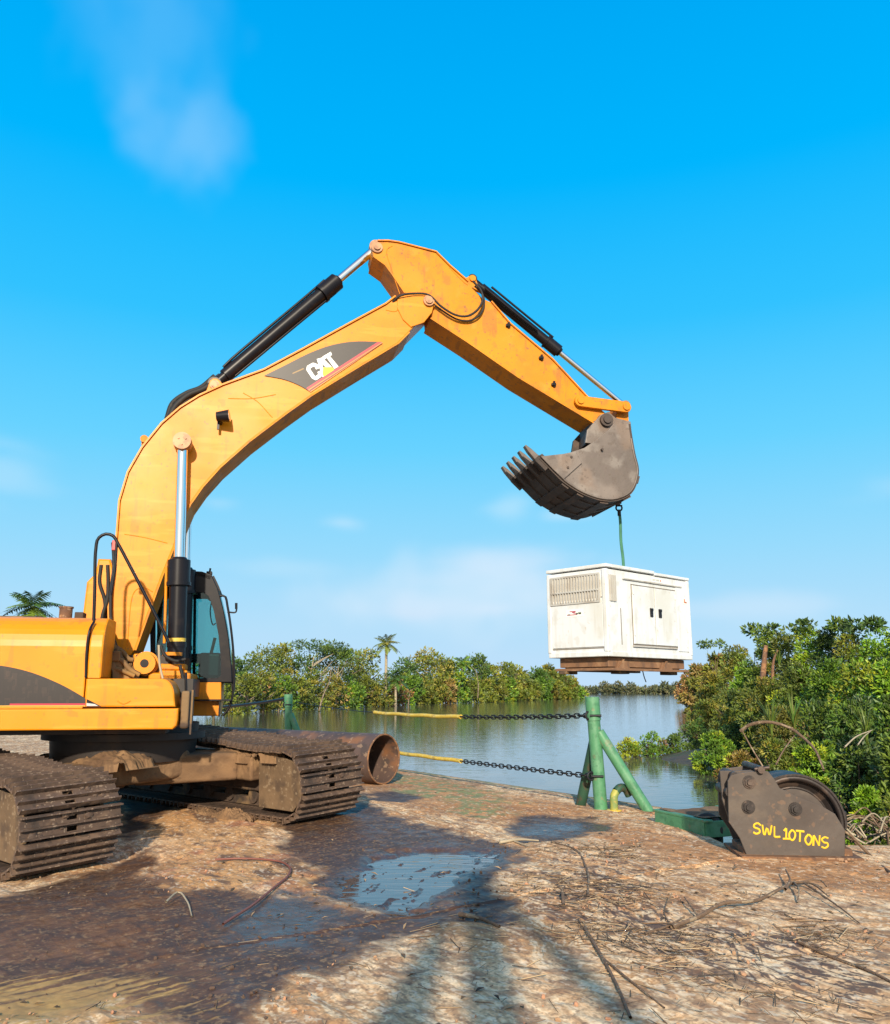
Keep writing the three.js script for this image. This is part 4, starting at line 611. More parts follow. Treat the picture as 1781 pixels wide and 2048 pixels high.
  sign('name_plate', .30, .095, (g, W, H) => { g.fillStyle = '#a8485a'; g.font = 'italic bold 46px sans-serif'; g.save(); g.transform(1, 0, -.35, 1, 34, 0); g.fillRect(28, 16, 96, 11); g.fillRect(70, 27, 44, 13); g.fillRect(4, 56, 150, 11); g.restore(); g.fillStyle = '#5a2c30'; g.fillRect(22, 52, 42, 13); g.fillStyle = '#4d5040'; g.fillRect(150, 40, 30, 20); g.fillRect(186, 34, 42, 26); g.fillStyle = '#8b8f7c'; g.fillRect(182, 36, 40, 8); g.fillStyle = '#b07a84'; g.fillRect(112, 36, 40, 14); }, xg - .0145, GH2 - .62, -.03, -Math.PI / 2);
  sign('name_plate', .30, .06, (g, W, H) => { g.fillStyle = '#9a9a92'; for (const [x, w] of [[20, 8], [36, 14], [58, 8], [74, 14], [104, 10], [120, 16], [142, 12], [160, 14]]) g.fillRect(x, 12, w, 28); g.fillStyle = '#d98a76'; g.beginPath(); g.arc(205, 27, 15, 0, 7); g.fill(); }, .22, GH2 - .1, zf + .003, 0);
  sign('warning_sticker', .11, .09, (g, W, H) => { g.fillStyle = '#c8825e'; g.fillRect(40, 20, 80, 150); g.fillStyle = '#a4695a'; g.fillRect(120, 110, 110, 60); }, hl - .12, GH2 - .36, zf + .013, 0);
  M.skid = mat({ seed: 36, size: .9, res: 256, base: [.22, .115, .06], vary: .3, rough: .75, layers: [[[.40, .24, .13], 7, .55, .2, .6], [[.14, .08, .05], 9, .55, .12, .7]] });
  each('lifting_eye', [new THREE.TorusGeometry(.05, .014, 8, 20).translate(.0, GH2 + .06, 0), bx(.16, .014, .1, 0, GH2 + .034, 0, .004)], M.black, GEN);
  // skid base
  obj('skid', [bx(1.9, .13, .84, .02, -.07, 0, .01), bx(1.96, .035, .09, .02, -.165, hw - .09), bx(1.96, .035, .09, .02, -.165, -hw + .09), bx(.09, .035, .84, -.92, -.165, 0)], M.skid, GEN);
  obj('skid_web', bx(1.84, .1, .7, .02, -.1, 0), M.darkFrame, GEN);
  for (const x of [-.62, .45]) obj('fork_guide', [ext([[x - .16, -.17], [x + .16, -.17], [x + .10, -.05], [x - .1, -.05]], hw - .15, hw - .07, .004), ext([[x - .16, -.17], [x - .1, -.17], [x, -.03], [x - .03, -.03]], hw - .07, hw - .05)], M.skid, GEN);
  for (const [x, z] of [[.72, .3], [-.5, .3], [-.85, -.34]]) obj('rubber_foot', bx(.26, .05, .14, x, -.2, z, .01), M.darkFrame, GEN);
  obj('loose_wire', tube([V3(.05, -.18, .3), V3(.08, -.26, .3), V3(.12, -.33, .3)], .008, 6), M.black, GEN);
}
{ // sling
  const S = tag(group('lifting_sling'), 'green lifting strap running from the excavator bucket down to the white generator', 'lifting sling');
  S.position.copy(HOOK); const len = HOOK.y - 3.25;
  const pts = []; for (let i = 0; i <= 10; i++) pts.push(V3(.0 + .03 * i / 10 + .006 * Math.sin(i), -.12 - (len - .12) * i / 10, 0));
  const g = new THREE.TubeGeometry(new THREE.CatmullRomCurve3(pts), 40, .022, 8); g.scale(1, 1, .5); obj('strap', g, M.strap, S);
  obj('shackle', [new THREE.TorusGeometry(.045, .013, 8, 20).translate(0, -.085, 0), rod(V3(-.05, -.05, 0), V3(.05, -.05, 0), .013), bx(.05, .1, .045, 0, -.16, 0, .012)], M.black, S);
}
// ---------------------------------------------------------------- chain posts along the deck edge
const P1 = onY(1203, 1622), P2 = V3(-3.75, 0, -21.2);
function chainPost(name, label, p, s, rail) {
  const o = tag(group(name), label, 'post', null); o.position.copy(p);
  const t = 1.47, top = V3(-.07, t, 0);
  obj('pipe', [rod(V3(0, -.03, 0), V3(-.06, t - .26, 0), .088, .086, 28)], M.green, o);
  obj('cap_pipe', [rod(V3(-.058, t - .3, 0), top, .098, .098, 28), rod(top, top.clone().add(V3(0, .012, 0)), .092)], M.green, o);
  obj('brace', rod(V3(rail * .62, -.03, .14), V3(-.0, 1.02, .02), .074, .074, 24), M.green, o);
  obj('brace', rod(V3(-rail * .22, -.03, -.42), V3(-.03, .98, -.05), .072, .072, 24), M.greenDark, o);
  for (const y of [t - .235, .45]) obj('chain_eye', [new THREE.TorusGeometry(.05, .016, 8, 18).rotateY(.4).translate(-.13, y, .05), rod(V3(-.12, y, .09), V3(.03, y, .1), .016)], M.chain, o);
  obj('foot_plate', [rod(V3(0, 0, 0), V3(0, .025, 0), .13, .12, 20), rod(V3(rail * .62, 0, .14), V3(rail * .62, .02, .14), .11, .1, 20)], M.dirt, o);
  return o;
}
chainPost('chain_post', 'near green pipe post with two slanting braces holding the two chains at the deck edge', P1, 1, 1);
chainPost('chain_post', 'far green pipe post standing at the deck edge behind the rusty pipe', P2, 1, .8);
// chains: links, then a yellow sleeve over the middle, then a thin rope to the far post
const linkGeo = (() => { const pts = [], a = .036, b = .028; for (let i = 0; i < 24; i++) { const t = i / 24 * Math.PI * 2; pts.push(V3(Math.cos(t) * b + Math.sign(Math.cos(t)) * a, Math.sin(t) * b, 0)); } return new THREE.TubeGeometry(new THREE.CatmullRomCurve3(pts, true), 28, .0095, 7, true); })();
function chain(label, y0, y1, sag, k0, k1) {
  const o = tag(group('chain'), label, 'chain'); const A = P1.clone().add(V3(-.13, y0, .05)), B = P2.clone().add(V3(.1, y1, 0)); o.position.copy(A);
  const at = (k) => V3((B.x - A.x) * k, (B.y - A.y) * k - sag * 4 * k * (1 - k), (B.z - A.z) * k);
  const len = A.distanceTo(B), n = Math.round(len * k0 / .102), X = V3(1, 0, 0);
  for (let i = 0; i < n; i++) { const a = at(k0 * i / n), b = at(k0 * (i + 1) / n), m = new THREE.Mesh(linkGeo, M.chain); m.name = 'link'; m.position.copy(a).add(b).multiplyScalar(.5); m.quaternion.setFromUnitVectors(X, b.clone().sub(a).normalize()).multiply(new THREE.Quaternion().setFromAxisAngle(X, i % 2 ? Math.PI / 2 + .25 : .1 * Math.sin(i))); m.castShadow = m.receiveShadow = true; o.add(m); }
  const pts = []; for (let i = 0; i <= 12; i++) { const p = at(mix(k0, k1, i / 12)); p.y += .006 * Math.sin(i * 1.7); pts.push(p); }
  obj('yellow_sleeve', [tube(pts, .034, 10, 40), rod(pts[0], pts[0].clone().lerp(pts[1], .1), .037)], M.ochre, o);
  const q = []; for (let i = 0; i <= 8; i++) q.push(at(mix(k1, 1, i / 8))); obj('thin_rope', tube(q, .008, 6, 24), M.chain, o);
}
chain('upper chain with yellow sleeve between the two green posts', 1.235, 1.30, .14, .3, .6);
chain('lower chain with yellow sleeve between the two green posts, passing behind the rusty pipe', .45, .5, .05, .3, .62);
{ // dark rope from the far post to the left
  const o = obj('mooring_rope', tube([P2.clone().add(V3(0, 1.4, 0)), P2.clone().add(V3(-1.0, 1.26, -1)), P2.clone().add(V3(-2.6, 1.12, -2.6)), P2.clone().add(V3(-5, 1.1, -5))], .035, 8, 40), M.black); tag(o, 'dark slack rope running left from the far green post', 'rope');
}
{ // big rusty pipe
  const o = tag(group('steel_pipe'), 'large rusty steel pipe lying on the deck behind the far track', 'pipe'), r = .41; const e = onY(768, 1571), ax = V3(-.79, 0, -.61); o.position.set(e.x, .03, e.z + .1);
  const len = 6, prof = [[r, 0], [r, len], [r - .022, len], [r - .022, 0], [r, 0]].map((p) => new THREE.Vector2(p[0], p[1])); const g = new THREE.LatheGeometry(prof, 64); g.applyQuaternion(new THREE.Quaternion().setFromUnitVectors(YUP, ax)); g.translate(0, r, 0); obj('pipe_wall', g, M.pipe, o);
  const ring = new THREE.TorusGeometry(r - .011, .016, 8, 64); ring.applyQuaternion(new THREE.Quaternion().setFromUnitVectors(V3(0, 0, 1), ax)); obj('cut_rim', ring.translate(0, r, 0), M.rust, o);
}
{ // small bent vent pipe behind the brace
  const o = tag(group('vent_pipe'), 'short bent yellow green vent pipe, dark at its bend, behind the near green post', 'vent pipe'), p = onY(1229, 1624); o.position.copy(p);
  obj('riser', tube([V3(0, -.02, 0), V3(0, .1, 0), V3(.005, .2, 0), V3(.04, .26, -.02)], .052, 14, 20), M.ventPaint, o);
  obj('bend', tube([V3(.035, .255, -.018), V3(.1, .30, -.05), V3(.18, .28, -.1), V3(.23, .2, -.13)], .054, 14, 20), M.greenDark, o);
  obj('flange', rod(V3(0, 0, 0), V3(0, .03, 0), .1, .095, 20), M.ochre, o);
}
{ // green hatch coaming at the edge
  const o = tag(group('hatch_coaming'), 'low green steel hatch coaming filled with mud at the deck edge beside the winch', 'hatch'), a = onY(1313, 1650), b = onY(1412, 1674), d = b.clone().sub(a), l = d.length(), u = d.clone().normalize(), ang = Math.atan2(-u.z, u.x); o.position.copy(a); o.rotation.y = ang;
  const w = .9; obj('coaming', [bx(l, .17, .03, l / 2, .075, 0, .006), bx(l + .08, .028, .1, l / 2, .165, -.03, .008), bx(.03, .15, w, 0, .07, -w / 2, .006), bx(.03, .17, w, l, .075, -w / 2, .006), bx(l, .17, .03, l / 2, .075, -w, .006), bx(l, .028, .08, l / 2, .168, -w, .008)], M.green, o);
  const g = new THREE.PlaneGeometry(l - .05, w - .05, 16, 10).rotateX(-Math.PI / 2), p = g.attributes.position; for (let i = 0; i < p.count; i++) p.setY(i, .13 + .09 * fbm(p.getX(i) * 3 + 9, p.getZ(i) * 3, 3, 5)); g.computeVertexNormals(); obj('mud_fill', g.translate(l / 2, 0, -w / 2), M.dirt, o);
  const t = tag(group('tyre_fender'), 'dark rubber fender hanging at the right end of the green hatch', 'fender'); const c = a.clone().addScaledVector(u, l + .12); t.position.set(c.x + .04, .06, c.z - .28);
  obj('tyre', new THREE.TorusGeometry(.11, .06, 12, 32).rotateY(ang + Math.PI / 2 - .9), M.rubber, t); obj('fender_block', bx(.2, .3, .3, .06, -.1, -.12, .04), M.greenDark, t);
}
{ // winch / fairlead
  const o = tag(group('winch'), 'brown steel sheave block with hand painted yellow letters SWL 10 TONS', 'winch'); const c = onY(1590, 1722); o.position.set(c.x, 0, c.z); const ry = -.10; o.rotation.y = ry;
  const N = V3(Math.sin(ry), 0, Math.cos(ry)), T = V3(Math.cos(ry), 0, -Math.sin(ry));
  const W = (px, py, z = 0) => { const r = rayOf(px, py), e = V3(0, EYE, 0), p0 = o.position.clone().addScaledVector(N, z), t = p0.sub(e).dot(N) / r.dot(N), p = e.addScaledVector(r, t).sub(o.position); return [p.dot(T), p.y]; };
  const Ws = (a, z = 0) => a.map(([x, y]) => W(x, y, z));
  const front = Ws([[1456, 1562], [1462, 1551], [1478, 1546], [1520, 1541], [1537, 1543], [1548, 1556], [1560, 1576], [1594, 1593], [1644, 1612], [1671, 1628], [1691, 1661], [1690, 1724], [1500, 1726], [1480, 1676], [1458, 1644]]);
  obj('side_plate', ext(front, -.03, 0, .005), M.winch, o);
  obj('side_plate', ext(front.map((p) => [p[0] + .02, p[1]]), -.56, -.53, .005), M.winch, o);
  const back = Ws([[1441, 1542], [1500, 1541], [1530, 1545], [1530, 1620], [1460, 1640], [1446, 1600]], -.1); obj('guide_plate', ext(back, -.16, -.12, .005), M.winch, o);
  const c0 = W(1584, 1640, -.28), R = .415;
  const lathe = new THREE.LatheGeometry([[.06, -.16], [.30, -.15], [.31, -.10], [R - .1, -.10], [R, -.17], [R + .012, -.15], [R - .09, -.03], [R - .09, .03], [R + .012, .15], [R, .17], [R - .1, .10], [.31, .10], [.30, .15], [.06, .16]].map((p) => new THREE.Vector2(p[0], p[1])), 64).rotateX(Math.PI / 2).translate(c0[0], c0[1], -.29);
  obj('sheave', lathe, M.winchDark, o);
  obj('sheave_web', [cylZ(.30, -.14, -.125, c0[0], c0[1], 40)], M.winch, o);
  obj('rim_ring', [new THREE.TorusGeometry(R - .005, .03, 8, 64).translate(c0[0], c0[1], -.11), new THREE.TorusGeometry(R - .1, .016, 8, 64).translate(c0[0], c0[1], -.17)], M.winchDark, o);
  for (let i = 0; i < 10; i++) { const a = -.6 + i * .3; obj('rim_bolt', cylZ(.018, -.2, -.155, c0[0] + Math.cos(a) * (R - .16), c0[1] + Math.sin(a) * (R - .16), 8), M.winchDark, o); }
  obj('cover_arc', (() => { const p = []; for (let i = 0; i <= 24; i++) { const a = mix(-.1, 2.2, i / 24); p.push([c0[0] + Math.cos(a) * (R + .035), c0[1] + Math.sin(a) * (R + .035)]); } return strip(p, -.5, -.08, .018); })(), M.winchDark, o);
  for (const [px, py] of [[1499, 1564], [1497, 1614], [1591, 1618]]) { const [x, y] = W(px, py); obj('bolt', [cylZ(.05, 0, .03, x, y, 6), cylZ(.062, 0, .012, x, y, 24), cylZ(.028, .03, .05, x, y, 16)], M.winchDark, o); obj('spacer_tube', cylZ(.045, -.54, -.02, x, y, 16), M.winchDark, o); }
  { const [x, y] = W(1521, 1541); obj('locking_pin', [cylZ(.035, -.6, .05, x, y + .01, 14), rod(V3(x - .06, y + .015, .02), V3(x + .08, y + .03, .02), .018)], M.winchDark, o); }
  { const [x, y] = W(1472, 1551); obj('guide_roller', [cylZ(.05, -.5, -.02, x, y - .02, 20), cylZ(.05, -.5, -.02, W(1463, 1585)[0], W(1463, 1585)[1], 20)], M.winchDark, o); }
  { const [x, y] = W(1700, 1690); obj('end_post', [bx(.07, .42, .3, x - .02, y - .02, -.3, .01), bx(.10, .12, .16, x + .01, y + .22, -.25, .02)], M.winchDark, o); }
  obj('base_plate', [bx(1.1, .03, .75, W(1600, 1722)[0], .035, -.28, .005), bx(1.0, .12, .5, W(1600, 1722)[0], .05, -.28, .02)], M.rust, o);
  // painted letters, proud by a coat of paint
  const GL = [ // x0, x1, top, strokes in a unit box
    [1507, 1522, 1648, [[[1, .2], [.6, 0], [.15, .12], [.1, .35], [.8, .6], [.85, .85], [.4, 1], [0, .85]]]],
    [1525, 1544, 1651, [[[0, 0], [.22, 1], [.5, .3], [.75, 1], [1, .05]]]],
    [1548, 1561, 1654, [[[.1, 0], [.1, .55], [.1, 1]], [[.1, 1], [.6, 1.02], [1, 1]]]],
    [1566, 1580, 1658, [[[.15, .25], [.5, 0]], [[.5, 0], [.5, .5], [.48, 1]], [[0, 1], [.5, 1], [1, 1.02]]]],
    [1579, 1591, 1661, [[[.5, 0], [.05, .3], [.05, .75], [.5, 1], [.95, .7], [.95, .3], [.5, 0]]]],
    [1592, 1609, 1663, [[[0, 0], [.5, .03], [1, .08]], [[.5, .05], [.5, .5], [.46, 1.05]]]],
    [1611, 1624, 1670, [[[.5, 0], [.05, .35], [.05, .7], [.5, 1], [.95, .65], [.95, .3], [.5, 0]]]],
    [1627, 1640, 1672, [[[0, 1], [.03, .5], [.08, 0]], [[.08, 0], [.5, .5], [.9, 1]], [[.9, 1], [.95, .5], [1, 0]]]],
    [1643, 1657, 1676, [[[1, .1], [.5, 0], [.08, .22], [.4, .5], [.85, .55], [.95, .82], [.5, 1.02], [.02, .9]]]]];
  const TXT = GL.map(([x0, x1, y0, st]) => st.map((a) => a.map(([u, v]) => [mix(x0, x1, u), y0 + 21 * v])));
  const paint = mat({ seed: 33, size: .5, res: 128, base: [.74, .46, .010], vary: .2, rough: .65 }), letters = [];
  TXT.forEach((strokes) => strokes.forEach((s) => { const q = s.map(([x, y]) => { const p = W(x, y - 1.5, .002); return V3(p[0], p[1], .002); }); const g = new THREE.TubeGeometry(new THREE.CatmullRomCurve3(q, false, 'centripetal', .2), q.length * 6, .0092 * (.85 + .3 * h2(letters.length, 3, 4)), 6); g.translate(0, 0, -.002).scale(1, 1, .3).translate(0, 0, .002); letters.push(g); }));
  obj('painted_letters', letters, paint, o);
  // wire rope off the sheave to the right
  const w0 = W(1692, 1666); const wr = obj('wire_rope', tube([o.localToWorld(V3(w0[0] - .05, w0[1] + .03, -.2)), o.localToWorld(V3(w0[0] + .06, w0[1] - .02, -.15)), onY(1735, 1705, .05), onY(1781, 1745, .02), onY(1840, 1776, .02)].map((p) => p.clone()), .014, 8, 40), M.twig); tag(wr, 'thin wire rope leaving the winch to the right across the deck', 'wire rope');
}
{ // bent reddish hose
  const pts = [[430, 1728], [480, 1726], [530, 1728], [562, 1733], [580, 1745], [576, 1762], [548, 1786], [505, 1822], [470, 1845], [446, 1861]].map(([x, y]) => { const p = onY(x, y); p.y = .04; return p; });
  tag(obj('hose', tube(pts, .009, 8, 80), M.hose), 'thin reddish hose bent in a loop on the mud left of the puddle', 'hose');
}
// ---------------------------------------------------------------- driftwood, sticks and litter on the deck
const onDeck = (px, py, up = .012) => { const p = onY(px, py), [s, t] = st(p.x, p.z); p.y = deckHeight(s, t) + up; return p; };
function branch(name, label, parts, m = M.twig, cat = 'branch') {
  const o = tag(group(name), label, cat); parts.forEach(([pts, r0, r1], i) => obj(i ? 'twig' : 'stem', taper(pts.map(([x, y, u]) => onDeck(x, y, u ?? r0)), r0, r1, 7), m, o)); return o;
}
branch('branch', 'long dead branch with a forked tip in the pale mud below the winch', [[[[1345, 1868, .02], [1400, 1850, .04], [1450, 1832, .06], [1510, 1820, .04], [1555, 1802, .05], [1585, 1782, .05]], .014, .011], [[[1572, 1796, .04], [1582, 1780, .06], [1574, 1764, .08]], .013, .006], [[[1585, 1782, .05], [1620, 1786, .06], [1660, 1808, .03]], .01, .004], [[[1590, 1784, .05], [1600, 1800, .05], [1596, 1815, .01]], .01, .005], [[[1585, 1782, .04], [1640, 1780, .05], [1655, 1790, .04]], .010, .004], [[[1610, 1790, .06], [1680, 1830, .03], [1720, 1856, .01]], .009, .004], [[[1400, 1850, .03], [1380, 1830, .04], [1370, 1815, .05]], .008, .004]]);
branch('branch', 'thin crooked branch lying from the puddle end towards the dark straw', [[[[1105, 1690], [1150, 1705], [1172, 1740], [1178, 1765], [1176, 1800]], .012, .009], [[[1176, 1800], [1220, 1815], [1270, 1832]], .009, .004], [[[1178, 1765], [1195, 1778]], .006, .003]]);
branch('branch', 'pale split stick at the upper right end of the puddle', [[[[1000, 1690, .02], [1040, 1688, .03], [1078, 1692, .02]], .018, .008], [[[1030, 1689], [1060, 1700]], .01, .004]], M.palePole);
branch('branch', 'dark twig lying at the near end of the puddle', [[[[920, 1836, .02], [955, 1846, .03], [1000, 1864, .015]], .018, .01], [[[950, 1846], [985, 1836]], .008, .004]]);
branch('branch', 'long thin stick running down the pale mud to the lower right of the shadows', [[[[1170, 1870], [1205, 1930], [1235, 1985], [1262, 2048]], .011, .008], [[[1205, 1930], [1280, 1990], [1330, 2030]], .008, .004]]);
branch('branch', 'pale bent reed lying on the wet mud left of the hose', [[[[332, 1812, .03], [356, 1797, .05], [374, 1812, .03], [384, 1838, .01]], .008, .005]], M.palePole);
branch('branch', 'short stick standing up from the dark straw right of the puddle', [[[[1128, 1822, .0], [1126, 1805, .06], [1131, 1796, .06]], .013, .006], [[[1127, 1806, .06], [1110, 1796, .08]], .008, .004]]);
branch('branch', 'stick lying in the brown straw at the right edge of the deck', [[[[1600, 1900], [1670, 1925], [1740, 1955], [1800, 1985]], .012, .007], [[[1670, 1925], [1700, 1905]], .007, .003]]);
branch('branch', 'tangled twig in the middle of the pale mud', [[[[1290, 1880], [1340, 1862], [1370, 1842]], .010, .006], [[[1340, 1862], [1330, 1830], [1345, 1812, .06]], .007, .003]]);
{ // leaf litter, straw, clods: nobody could count them
  const r = rngOf(501), dummy = new THREE.Object3D(), col = new THREE.Color();
  const scatter = (name, geo, m, n, place, label) => { const im = new THREE.InstancedMesh(geo, m, n); im.name = name; let k = 0, guard = 0; while (k < n && guard++ < n * 30) { const q = place(); if (!q) continue; const [s, t, sc, c, tilt] = q, [x, z] = xz(s, t); dummy.position.set(x, deckHeight(s, t) + sc * .25 * .02 + .004, z); dummy.rotation.set((r() - .5) * tilt, r() * 6.28, (r() - .5) * tilt); dummy.scale.set(sc * (.6 + .8 * r()), sc * (.6 + .8 * r()), sc * (.6 + .8 * r())); dummy.updateMatrix(); im.setMatrixAt(k, dummy.matrix); im.setColorAt(k, col.setRGB(...c)); k++; } im.count = k; im.castShadow = im.receiveShadow = true; scene.add(im); im.userData = { label, kind: 'stuff', category: 'litter' }; };
  const straw = new THREE.CylinderGeometry(.0018, .003, .16, 4).rotateZ(Math.PI / 2), clod = new THREE.IcosahedronGeometry(.022, 0).scale(1, .6, 1), leafG = new THREE.BufferGeometry(); leafG.setAttribute('position', new THREE.Float32BufferAttribute([-.04, 0, 0, 0, .01, .015, .04, 0, 0, -.04, 0, 0, .04, 0, 0, 0, .01, -.015], 3)); leafG.computeVertexNormals();
  const mm = () => new THREE.MeshStandardMaterial({ roughness: .95, side: THREE.DoubleSide });
  const pal = [[.13, .085, .05], [.32, .22, .13], [.06, .045, .035], [.45, .33, .2], [.22, .13, .07]];
  const near = () => [mix(-1.5, 8.6, r()), mix(.5, 8.2, Math.pow(r(), .8))];
  scatter('straw_litter', straw, mm(), 2600, () => { const [s, t] = near(); if (s < edgeS(t) + .1) return null; const fl = 1 - sst(-.3, .5, look(F.fleck, s, t)), w = look(F.wet, s, t), pd = look(F.pud, s, t); const d = (.05 + .75 * fl) * (w < 0 ? .12 : 1) * (pd < 0 ? .15 : 1) * sst(.3, .7, fbm(s * 2, t * 2, 3, 61)) * 1.6; return r() < d ? [s, t, .4 + 1.1 * r() * r(), pal[(r() * 5) | 0], .35] : null; }, 'scattered straw and thin twigs over the muddy deck');
  scatter('mud_clods', clod, mm(), 1500, () => { const [s, t] = near(); if (s < edgeS(t) + .05) return null; const w = look(F.wet, s, t), pd = look(F.pud, s, t); return r() < (w < -.1 ? .3 : .9) * (pd < -.05 ? 0 : 1) * sst(.42, .7, fbm(s * 1.5, t * 1.5, 3, 62)) ? [s, t, .2 + .75 * r() * r(), w < 0 ? [.09, .055, .04] : [.34 + .1 * r(), .22, .13], 3] : null; }, 'small clods of mud lying over the deck');
  scatter('leaf_litter', leafG, mm(), 500, () => { const [s, t] = near(); if (s < edgeS(t) + .1) return null; return r() < sst(.45, .65, fbm(s * 1.2, t * 1.2, 3, 63)) ? [s, t, .4 + .5 * r(), pal[(r() * 3) | 0], .6] : null; }, 'dry leaves lying over the deck');
}

// ---------------------------------------------------------------- vegetation
// foliage: folded leaves gathered in clumps that fill the crown, with gaps between the clumps
function foliage({ seed, clumps, perClump, size, cols, up = .35, droop = .2, long = 2.2, clumpR }) {
  const r = rngOf(seed), n = clumps.length * perClump, pos = new Float32Array(n * 18), col = new Float32Array(n * 18); let k = 0;
  const a = V3(), d = V3(), s = V3(), q = V3();
  for (const [cx, cy, cz, cr, ci] of clumps) {
    const base = cols[(ci ?? ((r() * cols.length) | 0)) % cols.length], tone = .55 + .7 * r();
    for (let i = 0; i < perClump; i++) {
      do a.set(r() * 2 - 1, r() * 2 - 1, r() * 2 - 1); while (a.lengthSq() > 1 || a.lengthSq() < .02);
      const rad = Math.pow(a.length(), .5); d.copy(a).normalize(); q.copy(d).multiplyScalar(rad * cr); q.x += cx; q.y = cy + q.y * .8; q.z += cz;
      d.x += (r() - .5) * 1.1; d.y += up + (r() - .5) * .9 - droop * r(); d.z += (r() - .5) * 1.1; d.normalize();
      s.set(r() - .5, (r() - .5) * .6, r() - .5).cross(d).normalize();
      const L0 = size * (.55 + .9 * r()), w = L0 / long, nrm = V3().crossVectors(d, s).multiplyScalar(w * .35);
      const B = q, T = V3().copy(q).addScaledVector(d, L0), m = V3().copy(q).addScaledVector(d, L0 * .45), l1 = m.clone().addScaledVector(s, w * .5).add(nrm), l2 = m.clone().addScaledVector(s, -w * .5).add(nrm);
      pos.set([B.x, B.y, B.z, l1.x, l1.y, l1.z, T.x, T.y, T.z, B.x, B.y, B.z, T.x, T.y, T.z, l2.x, l2.y, l2.z], k);
      const t = tone * (.75 + .5 * r()), c = [base[0] * t * (1 + .25 * (r() - .5)), base[1] * t, base[2] * t]; for (let v = 0; v < 6; v++) col.set(c, k + v * 3); k += 18;
    }
  }
  const g = new THREE.BufferGeometry(); g.setAttribute('position', new THREE.BufferAttribute(pos, 3)); g.setAttribute('color', new THREE.BufferAttribute(col, 3)); g.computeVertexNormals(); return g;
}
const leafMesh = (name, g, parent) => { const o = new THREE.Mesh(g, M.leaf); o.name = name; o.castShadow = o.receiveShadow = true; parent.add(o); return o; };
const OLIVE = [[.15, .185, .018], [.19, .205, .02], [.11, .155, .018], [.225, .20, .025], [.135, .18, .025]], DEEP = [[.06, .125, .018], [.09, .155, .018], [.125, .19, .02], [.045, .09, .02]], LIME = [[.20, .33, .015], [.15, .28, .013], [.30, .36, .02], [.10, .2, .016]], DRY = [[.32, .16, .055], [.35, .23, .085], [.24, .17, .035], [.17, .17, .025]];
// --- land
function bankStrip(name, label, front, depth, rise, m) {
  // front: waterline points [x, z]; land rises behind it
  const pos = [], n = front.length, rows = 5; for (let j = 0; j <= rows; j++) for (let i = 0; i < n; i++) { const p = front[i], l = Math.hypot(p[0], p[1]), k = j / rows, ux = depth[0], uz = depth[1]; pos.push(p[0] + ux * k * depth[2], WATER - .25 + rise * sst(0, .5, k) + (j ? .2 * vn(i * .8, j * 1.3, 0, 5) : 0), p[1] + uz * k * depth[2]); }
  const idx = []; for (let j = 0; j < rows; j++) for (let i = 0; i < n - 1; i++) { const a = j * n + i; idx.push(a, a + 1, a + n, a + 1, a + n + 1, a + n); }
  const g = new THREE.BufferGeometry(); g.setAttribute('position', new THREE.Float32BufferAttribute(pos, 3)); g.setIndex(idx); g.computeVertexNormals(); m.side = THREE.DoubleSide; return struct(obj(name, g, m), label);
}
const farDist = (px) => px < 455 ? mix(70, 96, (px + 200) / 655) : px < 760 ? mix(96, 150, (px - 455) / 305) : px < 1000 ? mix(150, 215, (px - 760) / 240) : mix(215, 300, (px - 1000) / 165);
const bankXZ = (px, d) => [(px - 890.5) / FPX * d * (CT + .0) * 1.0 / 1, -d];
const bankPt = (px, dist) => { const r = rayOf(px, 1382); return [r.x / -r.z * dist, -dist]; };
bankStrip('far_bank', 'low muddy bank of the far side of the river', [-900, -500, -250, -50, 100, 250, 380, 455, 520, 590, 660, 720, 760, 820, 880, 940, 1000, 1050, 1100, 1140, 1164, 1172].map((x) => bankPt(x, farDist(Math.max(-190, x)))), [-.55, -.83, 90], 1.1, M.bankMud);
bankStrip('far_shore', 'distant low shore at the bend of the river', [700, 900, 1100, 1200, 1300, 1400, 1500, 1700, 2200].map((x, i) => bankPt(x, 720 + (i % 2) * 12)), [0, -1, 500], 1.4, M.bankMud);
const rightFront = [[1340, 330], [1372, 210], [1366, 150], [1380, 95], [1392, 70], [1396, 50], [1380, 42], [1330, 37.5], [1262, 36], [1236, 35], [1262, 33.6], [1340, 31.5], [1400, 29], [1440, 25], [1500, 21], [1570, 17], [1650, 13.8], [1740, 11.6], [1850, 10.2], [2050, 8.8], [2500, 8]].map(([x, d]) => bankPt(x, d));
{ const n = rightFront.length, pos = [], idx = [], far = rightFront.map(([x, z], i) => [x + 60 + 40 * (n - i) / n, z + (i < 8 ? -10 : 6)]); const rows = 10;
  for (let j = 0; j <= rows; j++) for (let i = 0; i < n; i++) { const k = Math.pow(j / rows, 2), p = rightFront[i], q = far[i]; pos.push(mix(p[0], q[0], k), WATER - .2 + .45 * sst(0, .04, k) + .35 * (vn(i * 1.7, j * 1.3, 0, 6) - .3) * sst(0, .02, k), mix(p[1], q[1], k)); }
  for (let j = 0; j < rows; j++) for (let i = 0; i < n - 1; i++) { const a = j * n + i; idx.push(a, a + 1, a + n, a + 1, a + n + 1, a + n); }
  const g = new THREE.BufferGeometry(); g.setAttribute('position', new THREE.Float32BufferAttribute(pos, 3)); g.setIndex(idx); g.computeVertexNormals(); struct(obj('near_bank', g, M.bankMud), 'muddy near bank under the mangrove bushes on the right'); }

